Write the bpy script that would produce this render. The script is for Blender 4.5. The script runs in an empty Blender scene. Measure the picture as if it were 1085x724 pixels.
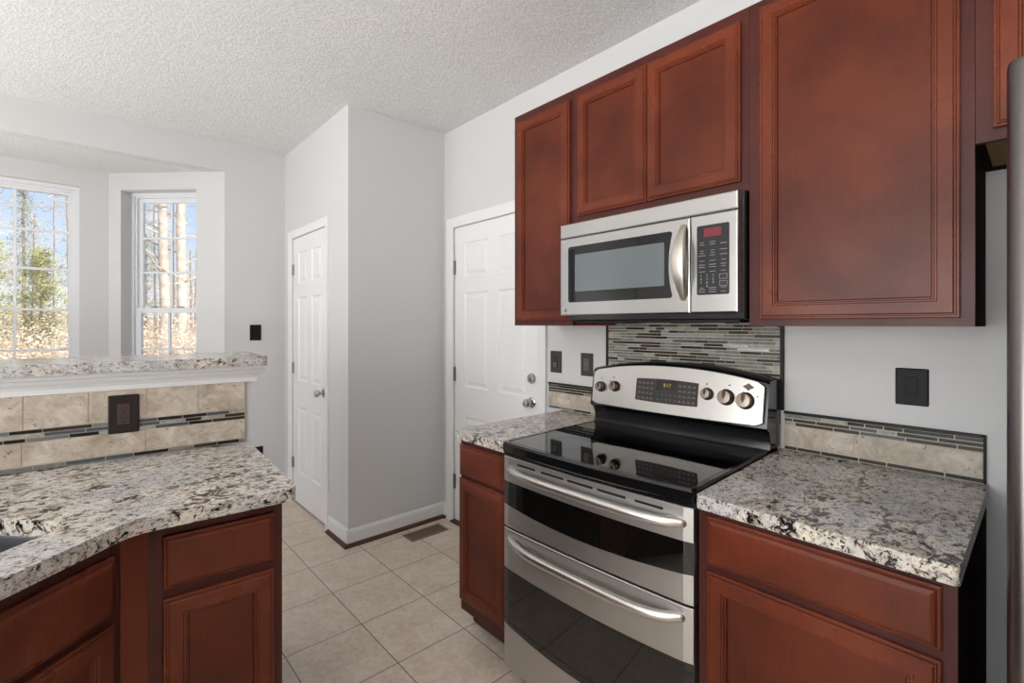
import bpy, bmesh, math, random
from mathutils import Matrix, Vector
random.seed(7)
S = bpy.context.scene
COL = S.collection
R = math.radians

# ------------------------------------------------------------------ camera
FPX, IW, IH, HOR = 508.0, 1085.0, 724.0, 344.0
cam_d = bpy.data.cameras.new('camera'); cam = bpy.data.objects.new('camera', cam_d); COL.objects.link(cam)
cam.location = (0, 0, 1.375); cam.rotation_euler = (R(90), 0, R(-42.0))
cam_d.sensor_width = 36.0; cam_d.lens = FPX / IW * 36.0
cam_d.shift_y = -(IH / 2 - HOR) / IW
cam_d.clip_start = 0.02; cam_d.clip_end = 300
S.camera = cam
# ------------------------------------------------------------------ colour management
S.view_settings.view_transform = 'Standard'; S.view_settings.look = 'None'
S.view_settings.gamma = 1.0; S.view_settings.use_curve_mapping = False
S.view_settings.exposure = -0.10
# ------------------------------------------------------------------ world: blue sky with white clouds
w = bpy.data.worlds.new('sky'); S.world = w; w.use_nodes = True
nt = w.node_tree; nt.nodes.clear()
def nd(t, typ, **k):
    n = t.nodes.new(typ)
    for a, b in k.items(): setattr(n, a, b)
    return n
tc = nd(nt, 'ShaderNodeTexCoord'); sp = nd(nt, 'ShaderNodeSeparateXYZ'); nt.links.new(tc.outputs['Generated'], sp.inputs[0])
gr = nd(nt, 'ShaderNodeValToRGB'); nt.links.new(sp.outputs['Z'], gr.inputs[0])
gr.color_ramp.elements[0].position = 0.0; gr.color_ramp.elements[0].color = (0.80, 0.88, 0.98, 1)
gr.color_ramp.elements[1].position = 0.42; gr.color_ramp.elements[1].color = (0.26, 0.50, 0.95, 1)
mp = nd(nt, 'ShaderNodeMapping'); mp.inputs['Scale'].default_value = (1, 1, 2.6); nt.links.new(tc.outputs['Generated'], mp.inputs[0])
nz = nd(nt, 'ShaderNodeTexNoise'); nz.inputs['Scale'].default_value = 5.0; nz.inputs['Detail'].default_value = 6; nt.links.new(mp.outputs[0], nz.inputs['Vector'])
cr = nd(nt, 'ShaderNodeValToRGB'); cr.color_ramp.elements[0].position = 0.50; cr.color_ramp.elements[1].position = 0.68
nt.links.new(nz.outputs['Fac'], cr.inputs[0])
mx = nd(nt, 'ShaderNodeMixRGB'); nt.links.new(cr.outputs[0], mx.inputs[0]); nt.links.new(gr.outputs[0], mx.inputs[1]); mx.inputs[2].default_value = (0.95, 0.97, 1, 1)
bg = nd(nt, 'ShaderNodeBackground'); bg.inputs['Strength'].default_value = 1.2; nt.links.new(mx.outputs[0], bg.inputs[0])
wo = nd(nt, 'ShaderNodeOutputWorld'); nt.links.new(bg.outputs[0], wo.inputs[0])
# ------------------------------------------------------------------ lights
def light(name, typ, loc, rot, energy, color=(1, 1, 1), size=None, sizey=None, angle=None):
    d = bpy.data.lights.new(name, typ); d.energy = energy; d.color = color
    if typ == 'AREA':
        d.shape = 'RECTANGLE'; d.size = size; d.size_y = sizey or size
    if angle is not None: d.angle = angle
    o = bpy.data.objects.new(name, d); COL.objects.link(o); o.location = loc; o.rotation_euler = rot
    return o
light('sun', 'SUN', (5, -8, 12), (R(52), 0, R(22)), 7.5, (1, 0.975, 0.93), angle=R(0.6))
# daylight at the glazed door of the left wall, and at the window of the breakfast bay
light('daylight_patio_door', 'AREA', (-3.42, 0.9, 1.25), (0, R(-90), 0), 140, (1.0, 0.99, 0.975), 2.2, 2.6)
# two unseen fill lights added to brighten the room, bouncing off the ceiling
light('bounce_fill_kitchen', 'AREA', (-1.75, -0.25, 1.05), (R(180), 0, 0), 165, (1, 0.97, 0.925), 0.9, 0.9)
light('bounce_fill_breakfast', 'AREA', (-1.7, 3.35, 0.95), (R(180), 0, 0), 50, (1, 0.98, 0.95), 0.6, 0.6)

# ------------------------------------------------------------------ helpers
I4 = Matrix.Identity(4)
def frame(o, ax, ay, az):
    m = Matrix.Identity(4)
    for i, v in enumerate((ax, ay, az)):
        for j in range(3): m[j][i] = v[j]
    for j in range(3): m[j][3] = o[j]
    return m
XW = 1.945                                    # kitchen wall plane
def wallf(x): return frame((x, 0, 0), (0, 1, 0), (0, 0, 1), (-1, 0, 0))      # a = y, b = z, c = out of the wall
def facef(y): return frame((0, y, 0), (1, 0, 0), (0, 0, 1), (0, -1, 0))      # a = x, b = z, c towards the camera
PA = R(-3.0); O = (0.483, 2.106)
ex = Vector((math.cos(PA), math.sin(PA), 0)); ey = Vector((-math.sin(PA), math.cos(PA), 0)); ez = Vector((0, 0, 1))
OV = Vector((O[0], O[1], 0))
PF = frame(OV, ex, ey, ez)                                                   # peninsula plan frame
def penf(ly): return frame(OV + ey * ly, ex, ez, -ey)                        # a along the bar, b = z, c to the kitchen
DB = PA + R(45); dd = Vector((math.cos(DB), math.sin(DB), 0)); dn = Vector((math.sin(DB), -math.cos(DB), 0))
DP0 = OV + ex * (-0.491) + ey * (-0.779)
DF = frame(DP0, dd, ez, dn)                                                  # diagonal sink front
RT = R(1.97)
RF = frame((1.238, 0.640, 0), (-math.sin(RT), math.cos(RT), 0), (0, 0, 1), (-math.cos(RT), -math.sin(RT), 0))   # range

def new(): return bmesh.new()
def box(bm, a0, a1, b0, b1, c0, c1, mi=0):
    v = [bm.verts.new(p) for p in ((a0, b0, c0), (a1, b0, c0), (a1, b1, c0), (a0, b1, c0), (a0, b0, c1), (a1, b0, c1), (a1, b1, c1), (a0, b1, c1))]
    for f in ((0, 1, 2, 3), (4, 5, 6, 7), (0, 1, 5, 4), (1, 2, 6, 5), (2, 3, 7, 6), (3, 0, 4, 7)):
        fc = bm.faces.new([v[i] for i in f]); fc.material_index = mi
    return bm
def bx(*a): return box(new(), *a)
def rings(bm, rs, close=False, cap0=True, cap1=True):
    vs = [[bm.verts.new(p) for p in r] for r in rs]
    n = len(rs[0]); m = len(rs)
    for i in range(m if close else m - 1):
        A, B = vs[i], vs[(i + 1) % m]
        for k in range(n): bm.faces.new((A[k], A[(k + 1) % n], B[(k + 1) % n], B[k]))
    if not close:
        if cap0: bm.faces.new(vs[0])
        if cap1: bm.faces.new(vs[-1])
    return bm
def rect_ring(a0, a1, b0, b1, i, c): return [(a0 + i, b0 + i, c), (a1 - i, b0 + i, c), (a1 - i, b1 - i, c), (a0 + i, b1 - i, c)]
def profile_rect(bm, a0, a1, b0, b1, prof, close=False):
    return rings(bm, [rect_ring(a0, a1, b0, b1, i, c) for i, c in prof], close)
def rrect(a0, a1, b0, b1, r, n=5):
    P = []
    for (cx, cy, s) in ((a1 - r, b0 + r, -90), (a1 - r, b1 - r, 0), (a0 + r, b1 - r, 90), (a0 + r, b0 + r, 180)):
        for k in range(n + 1):
            t = R(s + 90 * k / n); P.append((cx + r * math.cos(t), cy + r * math.sin(t)))
    return P
def slab(bm, P, c0, c1, ch=0.0):
    """a flat outline P given depth c0..c1 with a chamfered front edge"""
    cx = sum(p[0] for p in P) / len(P); cy = sum(p[1] for p in P) / len(P)
    def ins(i):
        out = []
        n = len(P)
        for k in range(n):
            p0, p1, p2 = P[k - 1], P[k], P[(k + 1) % n]
            e1 = Vector((p1[0] - p0[0], p1[1] - p0[1])); e2 = Vector((p2[0] - p1[0], p2[1] - p1[1]))
            if e1.length < 1e-7: e1 = e2
            if e2.length < 1e-7: e2 = e1
            n1 = Vector((-e1.y, e1.x)).normalized(); n2 = Vector((-e2.y, e2.x)).normalized()
            m = (n1 + n2); m = m.normalized() if m.length > 1e-6 else n1
            k2 = i / max(0.4, m.dot(n1)); out.append((p1[0] + m.x * k2, p1[1] + m.y * k2))
        return out
    if ch > 0:
        Q = ins(ch)
        return rings(bm, [[(p[0], p[1], c0) for p in P], [(p[0], p[1], c1 - ch) for p in P], [(p[0], p[1], c1) for p in Q]])
    return rings(bm, [[(p[0], p[1], c0) for p in P], [(p[0], p[1], c1) for p in P]])
def sweep(bm, path, rad, n=10, up=(0, 0, 1), flat=1.0):
    """tube along path; rad number or list; flat squashes the section along the up direction"""
    pts = [Vector(p) for p in path]; rs = []; u = None
    for i, p in enumerate(pts):
        t = (pts[min(i + 1, len(pts) - 1)] - pts[max(i - 1, 0)]).normalized()
        if u is None:
            u = Vector(up)
            if abs(t.dot(u)) > 0.9: u = Vector((1, 0, 0)) if abs(t.x) < 0.9 else Vector((0, 1, 0))
        u = (u - t * u.dot(t)).normalized(); s = t.cross(u)
        r = rad[i] if isinstance(rad, (list, tuple)) else rad
        rs.append([tuple(p + s * (r * math.cos(2 * math.pi * k / n)) + u * (r * flat * math.sin(2 * math.pi * k / n))) for k in range(n)])
    return rings(bm, rs)
def lathe(bm, cen, prof, n=24, axis=2):
    """prof of (radius, height along axis)"""
    rs = []
    for r, hh in prof:
        r = max(r, 1e-4); ring = []
        for k in range(n):
            t = 2 * math.pi * k / n; p = [r * math.cos(t), r * math.sin(t)]
            q = [0, 0, 0]; o = [x for x in (0, 1, 2) if x != axis]
            q[o[0]] = p[0]; q[o[1]] = p[1]; q[axis] = hh
            ring.append((cen[0] + q[0], cen[1] + q[1], cen[2] + q[2]))
        rs.append(ring)
    return rings(bm, rs)
ROOTM = {}
def rootm(o):
    while o.parent: o = o.parent
    return ROOTM.get(o.name, I4)
def obj(name, bm, m, parent=None, fr=I4, smooth=False, bevel=0.0, bseg=2, base=False, kind=None):
    bmesh.ops.transform(bm, matrix=fr, verts=bm.verts)
    bmesh.ops.recalc_face_normals(bm, faces=bm.faces)
    loc = None
    if parent is not None:
        bmesh.ops.transform(bm, matrix=rootm(parent).inverted(), verts=bm.verts)
    elif base:
        xs = [v.co.x for v in bm.verts]; ys = [v.co.y for v in bm.verts]; zs = [v.co.z for v in bm.verts]
        loc = Vector(((min(xs) + max(xs)) / 2, (min(ys) + max(ys)) / 2, min(zs)))
        bmesh.ops.transform(bm, matrix=Matrix.Translation(-loc), verts=bm.verts)
    me = bpy.data.meshes.new(name); bm.to_mesh(me); bm.free()
    o = bpy.data.objects.new(name, me); COL.objects.link(o)
    for x in (m if isinstance(m, (list, tuple)) else [m]): me.materials.append(x)
    if smooth:
        for p in me.polygons: p.use_smooth = True
        try: me.set_sharp_from_angle(angle=R(38))
        except Exception: pass
    if bevel:
        b = o.modifiers.new('bevel', 'BEVEL'); b.width = bevel; b.segments = bseg; b.limit_method = 'ANGLE'; b.angle_limit = R(40)
    if parent is not None: o.parent = parent
    elif loc is not None: o.location = loc; ROOTM[o.name] = Matrix.Translation(loc)
    if kind: o['kind'] = kind
    return o
def tag(o, label, cat, group=None):
    o['label'] = label; o['category'] = cat
    if group: o['group'] = group
    return o
def thing(name, label, cat, loc, rz=0.0, group=None, fr=None):
    o = bpy.data.objects.new(name, None); COL.objects.link(o); o.empty_display_size = 0.1
    v = fr @ Vector(loc) if fr is not None else Vector(loc)
    o.location = v; o.rotation_euler = (0, 0, rz)
    ROOTM[o.name] = Matrix.Translation(v) @ Matrix.Rotation(rz, 4, 'Z')
    return tag(o, label, cat, group)
def struct(name, bm, m, fr=I4, **k): return obj(name, bm, m, None, fr, kind='structure', **k)
def text_bm(s, size, depth=0.0006):
    cu = bpy.data.curves.new('t', 'FONT'); cu.body = s; cu.size = size; cu.align_x = 'CENTER'; cu.align_y = 'CENTER'; cu.extrude = depth
    o = bpy.data.objects.new('t', cu); COL.objects.link(o)
    me = bpy.data.meshes.new_from_object(o.evaluated_get(bpy.context.evaluated_depsgraph_get()))
    bm = new(); bm.from_mesh(me); bpy.data.objects.remove(o); bpy.data.curves.remove(cu); bpy.data.meshes.remove(me)
    return bm
def join(bm, other, M=I4, mi=0):
    bmesh.ops.transform(other, matrix=M, verts=other.verts)
    vm = {v: bm.verts.new(v.co) for v in other.verts}
    for f in other.faces:
        try: bm.faces.new([vm[v] for v in f.verts]).material_index = mi
        except ValueError: pass
    other.free(); return bm

# ------------------------------------------------------------------ materials
def lin(c): return tuple(((x / 255) / 12.92 if x / 255 <= 0.04045 else ((x / 255 + 0.055) / 1.055) ** 2.4) for x in c) + (1,)
def mat(name, rgb=(200, 200, 200), rough=0.5, metal=0.0, spec=0.5, coat=0.0, emit=None, es=0.0, aniso=0.0):
    m = bpy.data.materials.new(name); m.use_nodes = True
    b = m.node_tree.nodes['Principled BSDF']
    b.inputs['Base Color'].default_value = lin(rgb); b.inputs['Roughness'].default_value = rough
    b.inputs['Metallic'].default_value = metal; b.inputs['Specular IOR Level'].default_value = spec
    b.inputs['Coat Weight'].default_value = coat; b.inputs['Coat Roughness'].default_value = 0.12
    b.inputs['Anisotropic'].default_value = aniso
    if emit: b.inputs['Emission Color'].default_value = lin(emit); b.inputs['Emission Strength'].default_value = es
    return m
def T(m): return m.node_tree, m.node_tree.nodes['Principled BSDF']
def coords(t, scale=(1, 1, 1), rot=(0, 0, 0), which='Object'):
    c = nd(t, 'ShaderNodeTexCoord'); p = nd(t, 'ShaderNodeMapping'); p.inputs['Scale'].default_value = scale; p.inputs['Rotation'].default_value = rot
    t.links.new(c.outputs[which], p.inputs[0]); return p.outputs[0]
def noise(t, vec, scale, detail=4, rough=0.55, dist=0.0):
    n = nd(t, 'ShaderNodeTexNoise'); n.inputs['Scale'].default_value = scale; n.inputs['Detail'].default_value = detail
    n.inputs['Roughness'].default_value = rough; n.inputs['Distortion'].default_value = dist
    t.links.new(vec, n.inputs['Vector']); return n.outputs['Fac']
def ramp(t, fac, stops, interp='LINEAR'):
    r = nd(t, 'ShaderNodeValToRGB'); r.color_ramp.interpolation = interp; e = r.color_ramp.elements
    while len(e) < len(stops): e.new(0.5)
    for x, (p, c) in zip(e, stops): x.position = p; x.color = lin(c) if len(c) == 3 else c
    t.links.new(fac, r.inputs[0]); return r.outputs[0]
def mixc(t, fac, a, b, mode='MIX'):
    n = nd(t, 'ShaderNodeMixRGB'); n.blend_type = mode
    for s, v in ((0, fac), (1, a), (2, b)):
        if isinstance(v, (float, int)): n.inputs[s].default_value = v
        elif isinstance(v, tuple): n.inputs[s].default_value = v
        else: t.links.new(v, n.inputs[s])
    return n.outputs[0]
def bump(m, h, strength=0.3, dist=0.01):
    t, b = T(m); n = nd(t, 'ShaderNodeBump'); n.inputs['Strength'].default_value = strength; n.inputs['Distance'].default_value = dist
    t.links.new(h, n.inputs['Height']); t.links.new(n.outputs[0], b.inputs['Normal'])
def math_(t, op, a, b=None):
    n = nd(t, 'ShaderNodeMath'); n.operation = op
    for s, v in ((0, a), (1, b)):
        if v is None: continue
        if isinstance(v, (float, int)): n.inputs[s].default_value = v
        else: t.links.new(v, n.inputs[s])
    return n.outputs[0]

WALL = mat('wall_paint', (207, 207, 208), 0.6, spec=0.3)
t, b = T(WALL); bump(WALL, noise(t, coords(t), 160, 3), 0.06, 0.004)
CEIL = mat('popcorn_ceiling', (226, 226, 226), 0.95, spec=0.1)
t, b = T(CEIL); v = coords(t); n1 = noise(t, v, 95, 5, 0.7)
hgt = ramp(t, n1, [(0.40, (0, 0, 0)), (0.62, (255, 255, 255))]); bump(CEIL, hgt, 0.55, 0.008)
t.links.new(ramp(t, n1, [(0.36, (210, 210, 210)), (0.52, (234, 234, 234))]), b.inputs['Base Color'])
TRIM = mat('white_trim', (229, 229, 229), 0.4)
DOORW = mat('white_door_paint', (231, 231, 232), 0.42)
VINYL = mat('white_vinyl', (226, 228, 232), 0.4)
SHOE = mat('brown_shoe_wood', (74, 40, 28), 0.45)
# floor tile: grid of measured size
FLOOR = mat('floor_tile', (190, 175, 160), 0.36)
t, b = T(FLOOR); v = coords(t); sx = nd(t, 'ShaderNodeSeparateXYZ'); t.links.new(v, sx.inputs[0])
def groove(c, o, s, wd):
    q = math_(t, 'DIVIDE', math_(t, 'SUBTRACT', c, o), s); fr_ = math_(t, 'FRACT', q)
    return math_(t, 'MULTIPLY', math_(t, 'MINIMUM', fr_, math_(t, 'SUBTRACT', 1.0, fr_)), s), math_(t, 'FLOOR', q)
gx, ix = groove(sx.outputs[0], 0.959 - 9.90, 0.330, 1); gy, iy = groove(sx.outputs[1], 2.778 - 10.215, 0.3405, 1)
gm = math_(t, 'MINIMUM', gx, gy)
gf = nd(t, 'ShaderNodeMapRange'); gf.inputs['From Min'].default_value = 0.0016; gf.inputs['From Max'].default_value = 0.0030; t.links.new(gm, gf.inputs[0])
cmb = nd(t, 'ShaderNodeCombineXYZ'); t.links.new(ix, cmb.inputs[0]); t.links.new(iy, cmb.inputs[1])
wn = nd(t, 'ShaderNodeTexWhiteNoise'); t.links.new(cmb.outputs[0], wn.inputs[0])
va = nd(t, 'ShaderNodeVectorMath'); va.operation = 'ADD'; t.links.new(v, va.inputs[0])
vs_ = nd(t, 'ShaderNodeVectorMath'); vs_.operation = 'SCALE'; vs_.inputs[3].default_value = 7.0; t.links.new(wn.outputs['Color'], vs_.inputs[0]); t.links.new(vs_.outputs[0], va.inputs[1])
nA = noise(t, va.outputs[0], 9, 6, 0.68, 0.6); nB = noise(t, va.outputs[0], 45, 4, 0.6)
cA = ramp(t, nA, [(0.28, (190, 170, 150)), (0.48, (207, 191, 175)), (0.66, (219, 208, 195))])
cB = mixc(t, 0.35, cA, ramp(t, nB, [(0.35, (186, 166, 148)), (0.65, (224, 213, 200))]))
t.links.new(mixc(t, gf.outputs[0], lin((122, 104, 90)), cB), b.inputs['Base Color'])
bump(FLOOR, math_(t, 'ADD', gf.outputs[0], math_(t, 'MULTIPLY', nB, 0.15)), 0.35, 0.003)
# granite
def granite(name, base=(190, 180, 168)):
    m = mat(name, base, 0.16, spec=0.32)
    t, b = T(m); v = coords(t, (1.0, 1.35, 1.35), (0, 0, R(30)))
    big = noise(t, v, 5, 4, 0.6, 0.5); mid = noise(t, v, 30, 4, 0.7, 0.6); br = noise(t, coords(t, (1.2, 1.5, 1.5), (0, 0, R(40))), 42, 4, 0.7, 0.6)
    fine = noise(t, v, 95, 3, 0.7, 0.2); dk = noise(t, v, 30, 4, 0.75, 0.9); d2 = noise(t, coords(t, (1.0, 1.6, 1.6), (0, 0, R(-25))), 62, 3, 0.7, 0.5)
    c1 = ramp(t, mid, [(0.36, (150, 138, 126)), (0.46, (184, 174, 162)), (0.54, (208, 202, 193)), (0.66, (222, 212, 197))])
    c2 = mixc(t, math_(t, 'MULTIPLY', ramp(t, big, [(0.42, (0, 0, 0)), (0.58, (255, 255, 255))]), 0.55), c1, lin((176, 180, 188)))
    c3 = mixc(t, ramp(t, br, [(0.385, (230, 230, 230)), (0.43, (0, 0, 0))]), c2, lin((122, 98, 80)))
    c4 = mixc(t, ramp(t, fine, [(0.385, (220, 220, 220)), (0.425, (0, 0, 0))]), c3, lin((110, 104, 99)))
    c4 = mixc(t, ramp(t, d2, [(0.375, (255, 255, 255)), (0.40, (0, 0, 0))]), c4, lin((50, 45, 45)))
    c5 = mixc(t, ramp(t, math_(t, 'ADD', dk, math_(t, 'MULTIPLY', math_(t, 'SUBTRACT', big, 0.5), 0.55)), [(0.39, (255, 255, 255)), (0.415, (0, 0, 0))]), c4, lin((30, 29, 32)))
    t.links.new(c5, b.inputs['Base Color']); return m
GRAN = granite('granite')
# cherry wood
def wood(name, dark, midc, light_, rough=0.27, scale=(1, 1, 1)):
    m = mat(name, midc, rough, spec=0.24, coat=0.0)
    t, b = T(m); v = coords(t, scale)
    gra = noise(t, coords(t, (34, 34, 2.2)), 3.2, 5, 0.6, 0.4); blot = noise(t, v, 3.4, 4, 0.55, 0.25); fin = noise(t, coords(t, (120, 120, 8)), 4, 2)
    c = ramp(t, blot, [(0.25, dark), (0.50, midc), (0.75, light_)], 'B_SPLINE')
    c = mixc(t, 0.10, c, ramp(t, gra, [(0.3, dark), (0.7, light_)]))
    c = mixc(t, 0.10, c, ramp(t, fin, [(0.3, (30, 8, 5)), (0.7, light_)]))
    t.links.new(c, b.inputs['Base Color'])
    t.links.new(ramp(t, blot, [(0.3, (rough * 1.15,) * 3 + (1,)), (0.7, (rough * 0.9,) * 3 + (1,))]), b.inputs['Roughness'])
    return m
CHERRY = wood('cherry_wood', (66, 28, 18), (97, 43, 27), (126, 61, 38), 0.28)
CHERRYF = wood('cherry_face_frame', (58, 26, 23), (72, 34, 30), (88, 42, 36), 0.36)
CHERRYP = wood('cherry_panel', (62, 25, 16), (88, 38, 24), (112, 52, 31), 0.30)
CHERRYS = mat('shaded_cabinet_side', (44, 24, 21), 0.85, spec=0.05)  # cherry darkened to paint in the shade of the gap beside the refrigerator
CHERRYI = mat('raw_cabinet_underside', (158, 122, 84), 0.7)
RAWEDGE = mat('raw_edge', (205, 176, 130), 0.7)
KICK = mat('toe_kick_wood', (72, 27, 20), 0.5)
# metals and plastics
def steel(name, rgb, rough, metal=1.0, sc=(2, 2, 300)):
    m = mat(name, rgb, rough, metal)
    t, b = T(m); n = noise(t, coords(t, sc), 3.0, 3)
    t.links.new(ramp(t, n, [(0.2, (rough * .95,) * 3 + (1,)), (0.8, (rough * 1.05,) * 3 + (1,))]), b.inputs['Roughness'])
    return m
STEEL = steel('stainless_steel', (184, 183, 181), 0.24)
STEELD = steel('stainless_oven', (194, 192, 190), 0.38)
STEELP = steel('stainless_panel', (192, 189, 185), 0.24)
FRIDGE = steel('stainless_fridge', (118, 113, 111), 0.30, 1.0, (300, 300, 2))
CHROME = mat('satin_nickel', (200, 198, 195), 0.18, 1.0)
HINGE = mat('hinge_nickel', (150, 148, 145), 0.35, 1.0)
BLKG = mat('black_glass', (6, 7, 9), 0.035, spec=0.6)
OVENG = mat('oven_glass', (11, 11, 10), 0.03, spec=0.8)
BLKE = mat('black_enamel', (11, 12, 14), 0.14)
BLKP = mat('black_plastic', (17, 17, 18), 0.5, spec=0.2)
GREYP = mat('grey_side_panel', (58, 58, 60), 0.5)
BRONZE = mat('bronze_plate', (44, 38, 36), 0.5, spec=0.2)
BRONZED = mat('bronze_receptacle', (34, 29, 27), 0.35)
PEWTER = mat('pewter_plate', (66, 62, 59), 0.45, spec=0.3)
PEWTERL = mat('pewter_receptacle', (104, 98, 94), 0.4, 0.2)
DARKPL = mat('charcoal_plate', (26, 26, 27), 0.5, spec=0.2)
DARKHOLE = mat('slot_black', (8, 8, 8), 0.6)
MWWIN = mat('microwave_mesh_window', (104, 112, 114), 0.12, 0.25, 0.7)
MWSCR = mat('red_display', (96, 22, 34), 0.3, emit=(170, 36, 56), es=0.16)
GRNTXT = mat('display_digits', (160, 140, 60), 0.4, emit=(170, 150, 60), es=0.35)
KEYTXT = mat('key_lettering', (138, 138, 138), 0.5)
KEYDIM = mat('dim_key_lettering', (120, 116, 112), 0.5)
DISPB = mat('oven_display_panel', (44, 40, 39), 0.2)
DISPD = mat('oven_display_window', (30, 27, 22), 0.1)
SINKM = steel('sink_steel', (92, 92, 94), 0.35, 0.9)
RING = mat('burner_marks', (24, 25, 28), 0.12)
VENTM = mat('brown_register', (128, 112, 98), 0.5, 0.2)
# travertine and mosaic
def stone(name, stops, sc=11, pit=True):
    m = mat(name, stops[1], 0.5)
    t, b = T(m); v = coords(t); n1 = noise(t, v, sc, 6, 0.68, 0.7); n2 = noise(t, v, 70, 5, 0.7, 0.5)
    c = ramp(t, n1, [(0.30, stops[0]), (0.50, stops[1]), (0.68, stops[2])])
    if pit:
        p = ramp(t, n2, [(0.33, (255, 255, 255)), (0.39, (0, 0, 0))]); c = mixc(t, p, c, lin(tuple(int(x * 0.62) for x in stops[0])))
        bump(m, n2, 0.18, 0.004)
    t.links.new(c, b.inputs['Base Color']); return m
TRAV = stone('travertine', ((156, 140, 122), (188, 175, 160), (210, 202, 190)), 15)
TRAVG = stone('grey_travertine', ((150, 136, 120), (184, 172, 158), (206, 198, 187)), 16)
MB = [stone('mosaic_grey', ((98, 97, 91), (122, 120, 112), (144, 142, 134)), 40, False),
      stone('mosaic_stone', ((134, 134, 126), (158, 156, 147), (184, 180, 168)), 60, True),
      mat('mosaic_brown_glass', (58, 47, 40), 0.3, spec=0.25), mat('mosaic_black_glass', (30, 28, 28), 0.3, spec=0.25),
      mat('mosaic_steel', (150, 150, 150), 0.3, 0.9), mat('mosaic_slate', (80, 84, 90), 0.3, spec=0.3)]
GROUT = mat('grout', (204, 196, 180), 0.85)
GLASS = bpy.data.materials.new('window_glass'); GLASS.use_nodes = True
t = GLASS.node_tree; t.nodes.clear(); o_ = nd(t, 'ShaderNodeOutputMaterial'); mxs = nd(t, 'ShaderNodeMixShader'); fz = nd(t, 'ShaderNodeFresnel'); fz.inputs[0].default_value = 1.45
tr_ = nd(t, 'ShaderNodeBsdfTransparent'); tr_.inputs[0].default_value = (0.97, 0.98, 0.98, 1); gl_ = nd(t, 'ShaderNodeBsdfGlossy'); gl_.inputs['Roughness'].default_value = 0.02
t.links.new(fz.outputs[0], mxs.inputs[0]); t.links.new(tr_.outputs[0], mxs.inputs[1]); t.links.new(gl_.outputs[0], mxs.inputs[2]); t.links.new(mxs.outputs[0], o_.inputs[0])
# outdoors
GROUND = mat('leaf_litter', (176, 140, 104), 0.95, spec=0.1)
t, b = T(GROUND); v = coords(t)
t.links.new(mixc(t, 0.5, ramp(t, noise(t, v, 1.2, 6, 0.7), [(0.3, (164, 136, 110)), (0.7, (220, 196, 170))]), ramp(t, noise(t, v, 14, 5, 0.8), [(0.3, (130, 104, 82)), (0.7, (232, 210, 186))])), b.inputs['Base Color'])
BARK = stone('pale_bark', ((158, 138, 118), (202, 184, 164), (228, 216, 202)), 6, False)
BARKD = stone('grey_bark', ((104, 86, 72), (142, 122, 104), (176, 156, 138)), 6, False)
TWIG = mat('twigs', (186, 164, 142), 0.9, spec=0.1)
LEAFG = mat('evergreen_foliage', (178, 172, 116), 0.8, spec=0.2)
LEAFD = mat('pine_foliage', (150, 152, 128), 0.8, spec=0.2)
LEAFB = mat('dry_leaves', (220, 196, 170), 0.85, spec=0.1)

# ================================================================== ROOM SHELL
CH = 2.743
YF = 4.122; YP = 2.888; XP = 1.234; YB = -2.6; XL = -3.2
ZB = 2.527                                                       # soffit of the bay
struct('floor', bx(XL - 0.1, XW + 0.1, YB - 0.1, 4.95, -0.08, 0.0), FLOOR)
cb = new()
box(cb, XL - 0.1, XW + 0.1, YB - 0.1, YF, CH, CH + 0.1)
struct('ceiling', cb, CEIL)
YC = 4.768; XC0 = 0.160; XC1 = -1.40; XO0 = 0.806; XO1 = -2.046
bb = new(); rings(bb, [[(XO0 + .1, YF + 0.1, z), (XC0 + .1, YC + .14, z), (XC1 - .1, YC + .14, z), (XO1 - .1, YF + 0.1, z)] for z in (ZB, ZB + 0.08)])
struct('ceiling_bay', bb, CEIL)
# right wall with the doorway of door_2
D2a, D2b, D2t = 1.930, 2.772, 2.052
wr = new(); box(wr, YB, D2a, 0, CH, -0.1, 0); box(wr, D2a, D2b, D2t, CH, -0.1, 0); box(wr, D2b, YF, 0, CH, -0.1, 0)
struct('wall_right', wr, WALL, wallf(XW))
# back wall with the bay opening
wb = new(); box(wb, XO0, XW, 0, CH, -0.1, 0); box(wb, XO1, XO0, ZB, CH, -0.1, 0); box(wb, XL, XO1, 0, CH, -0.1, 0)
struct('wall_back', wb, WALL, facef(YF))
# pantry box
struct('wall_pantry', bx(XP, XW, 0, CH, -0.09, 0), WALL, facef(YP))
D1a, D1b, D1t = 3.243, 3.935, 2.042
wp = new(); box(wp, YP + 0.09, D1a, 0, CH, -0.09, 0); box(wp, D1a, D1b, D1t, CH, -0.09, 0); box(wp, D1b, YF, 0, CH, -0.09, 0)
struct('wall_pantry_side', wp, WALL, wallf(XP))
struct('wall_front', bx(XL, XW, 0, CH, -0.1, 0), WALL, frame((0, YB, 0), (1, 0, 0), (0, 0, 1), (0, 1, 0)))
wl = new(); LW = frame((XL, 0, 0), (0, 1, 0), (0, 0, 1), (1, 0, 0))
box(wl, YB, -0.4, 0, CH, -0.1, 0); box(wl, -0.4, 2.2, 2.3, CH, -0.1, 0); box(wl, 2.2, YF, 0, CH, -0.1, 0); box(wl, -0.4, 2.2, 0, 0.06, -0.1, 0)
struct('wall_left', wl, WALL, LW)
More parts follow.
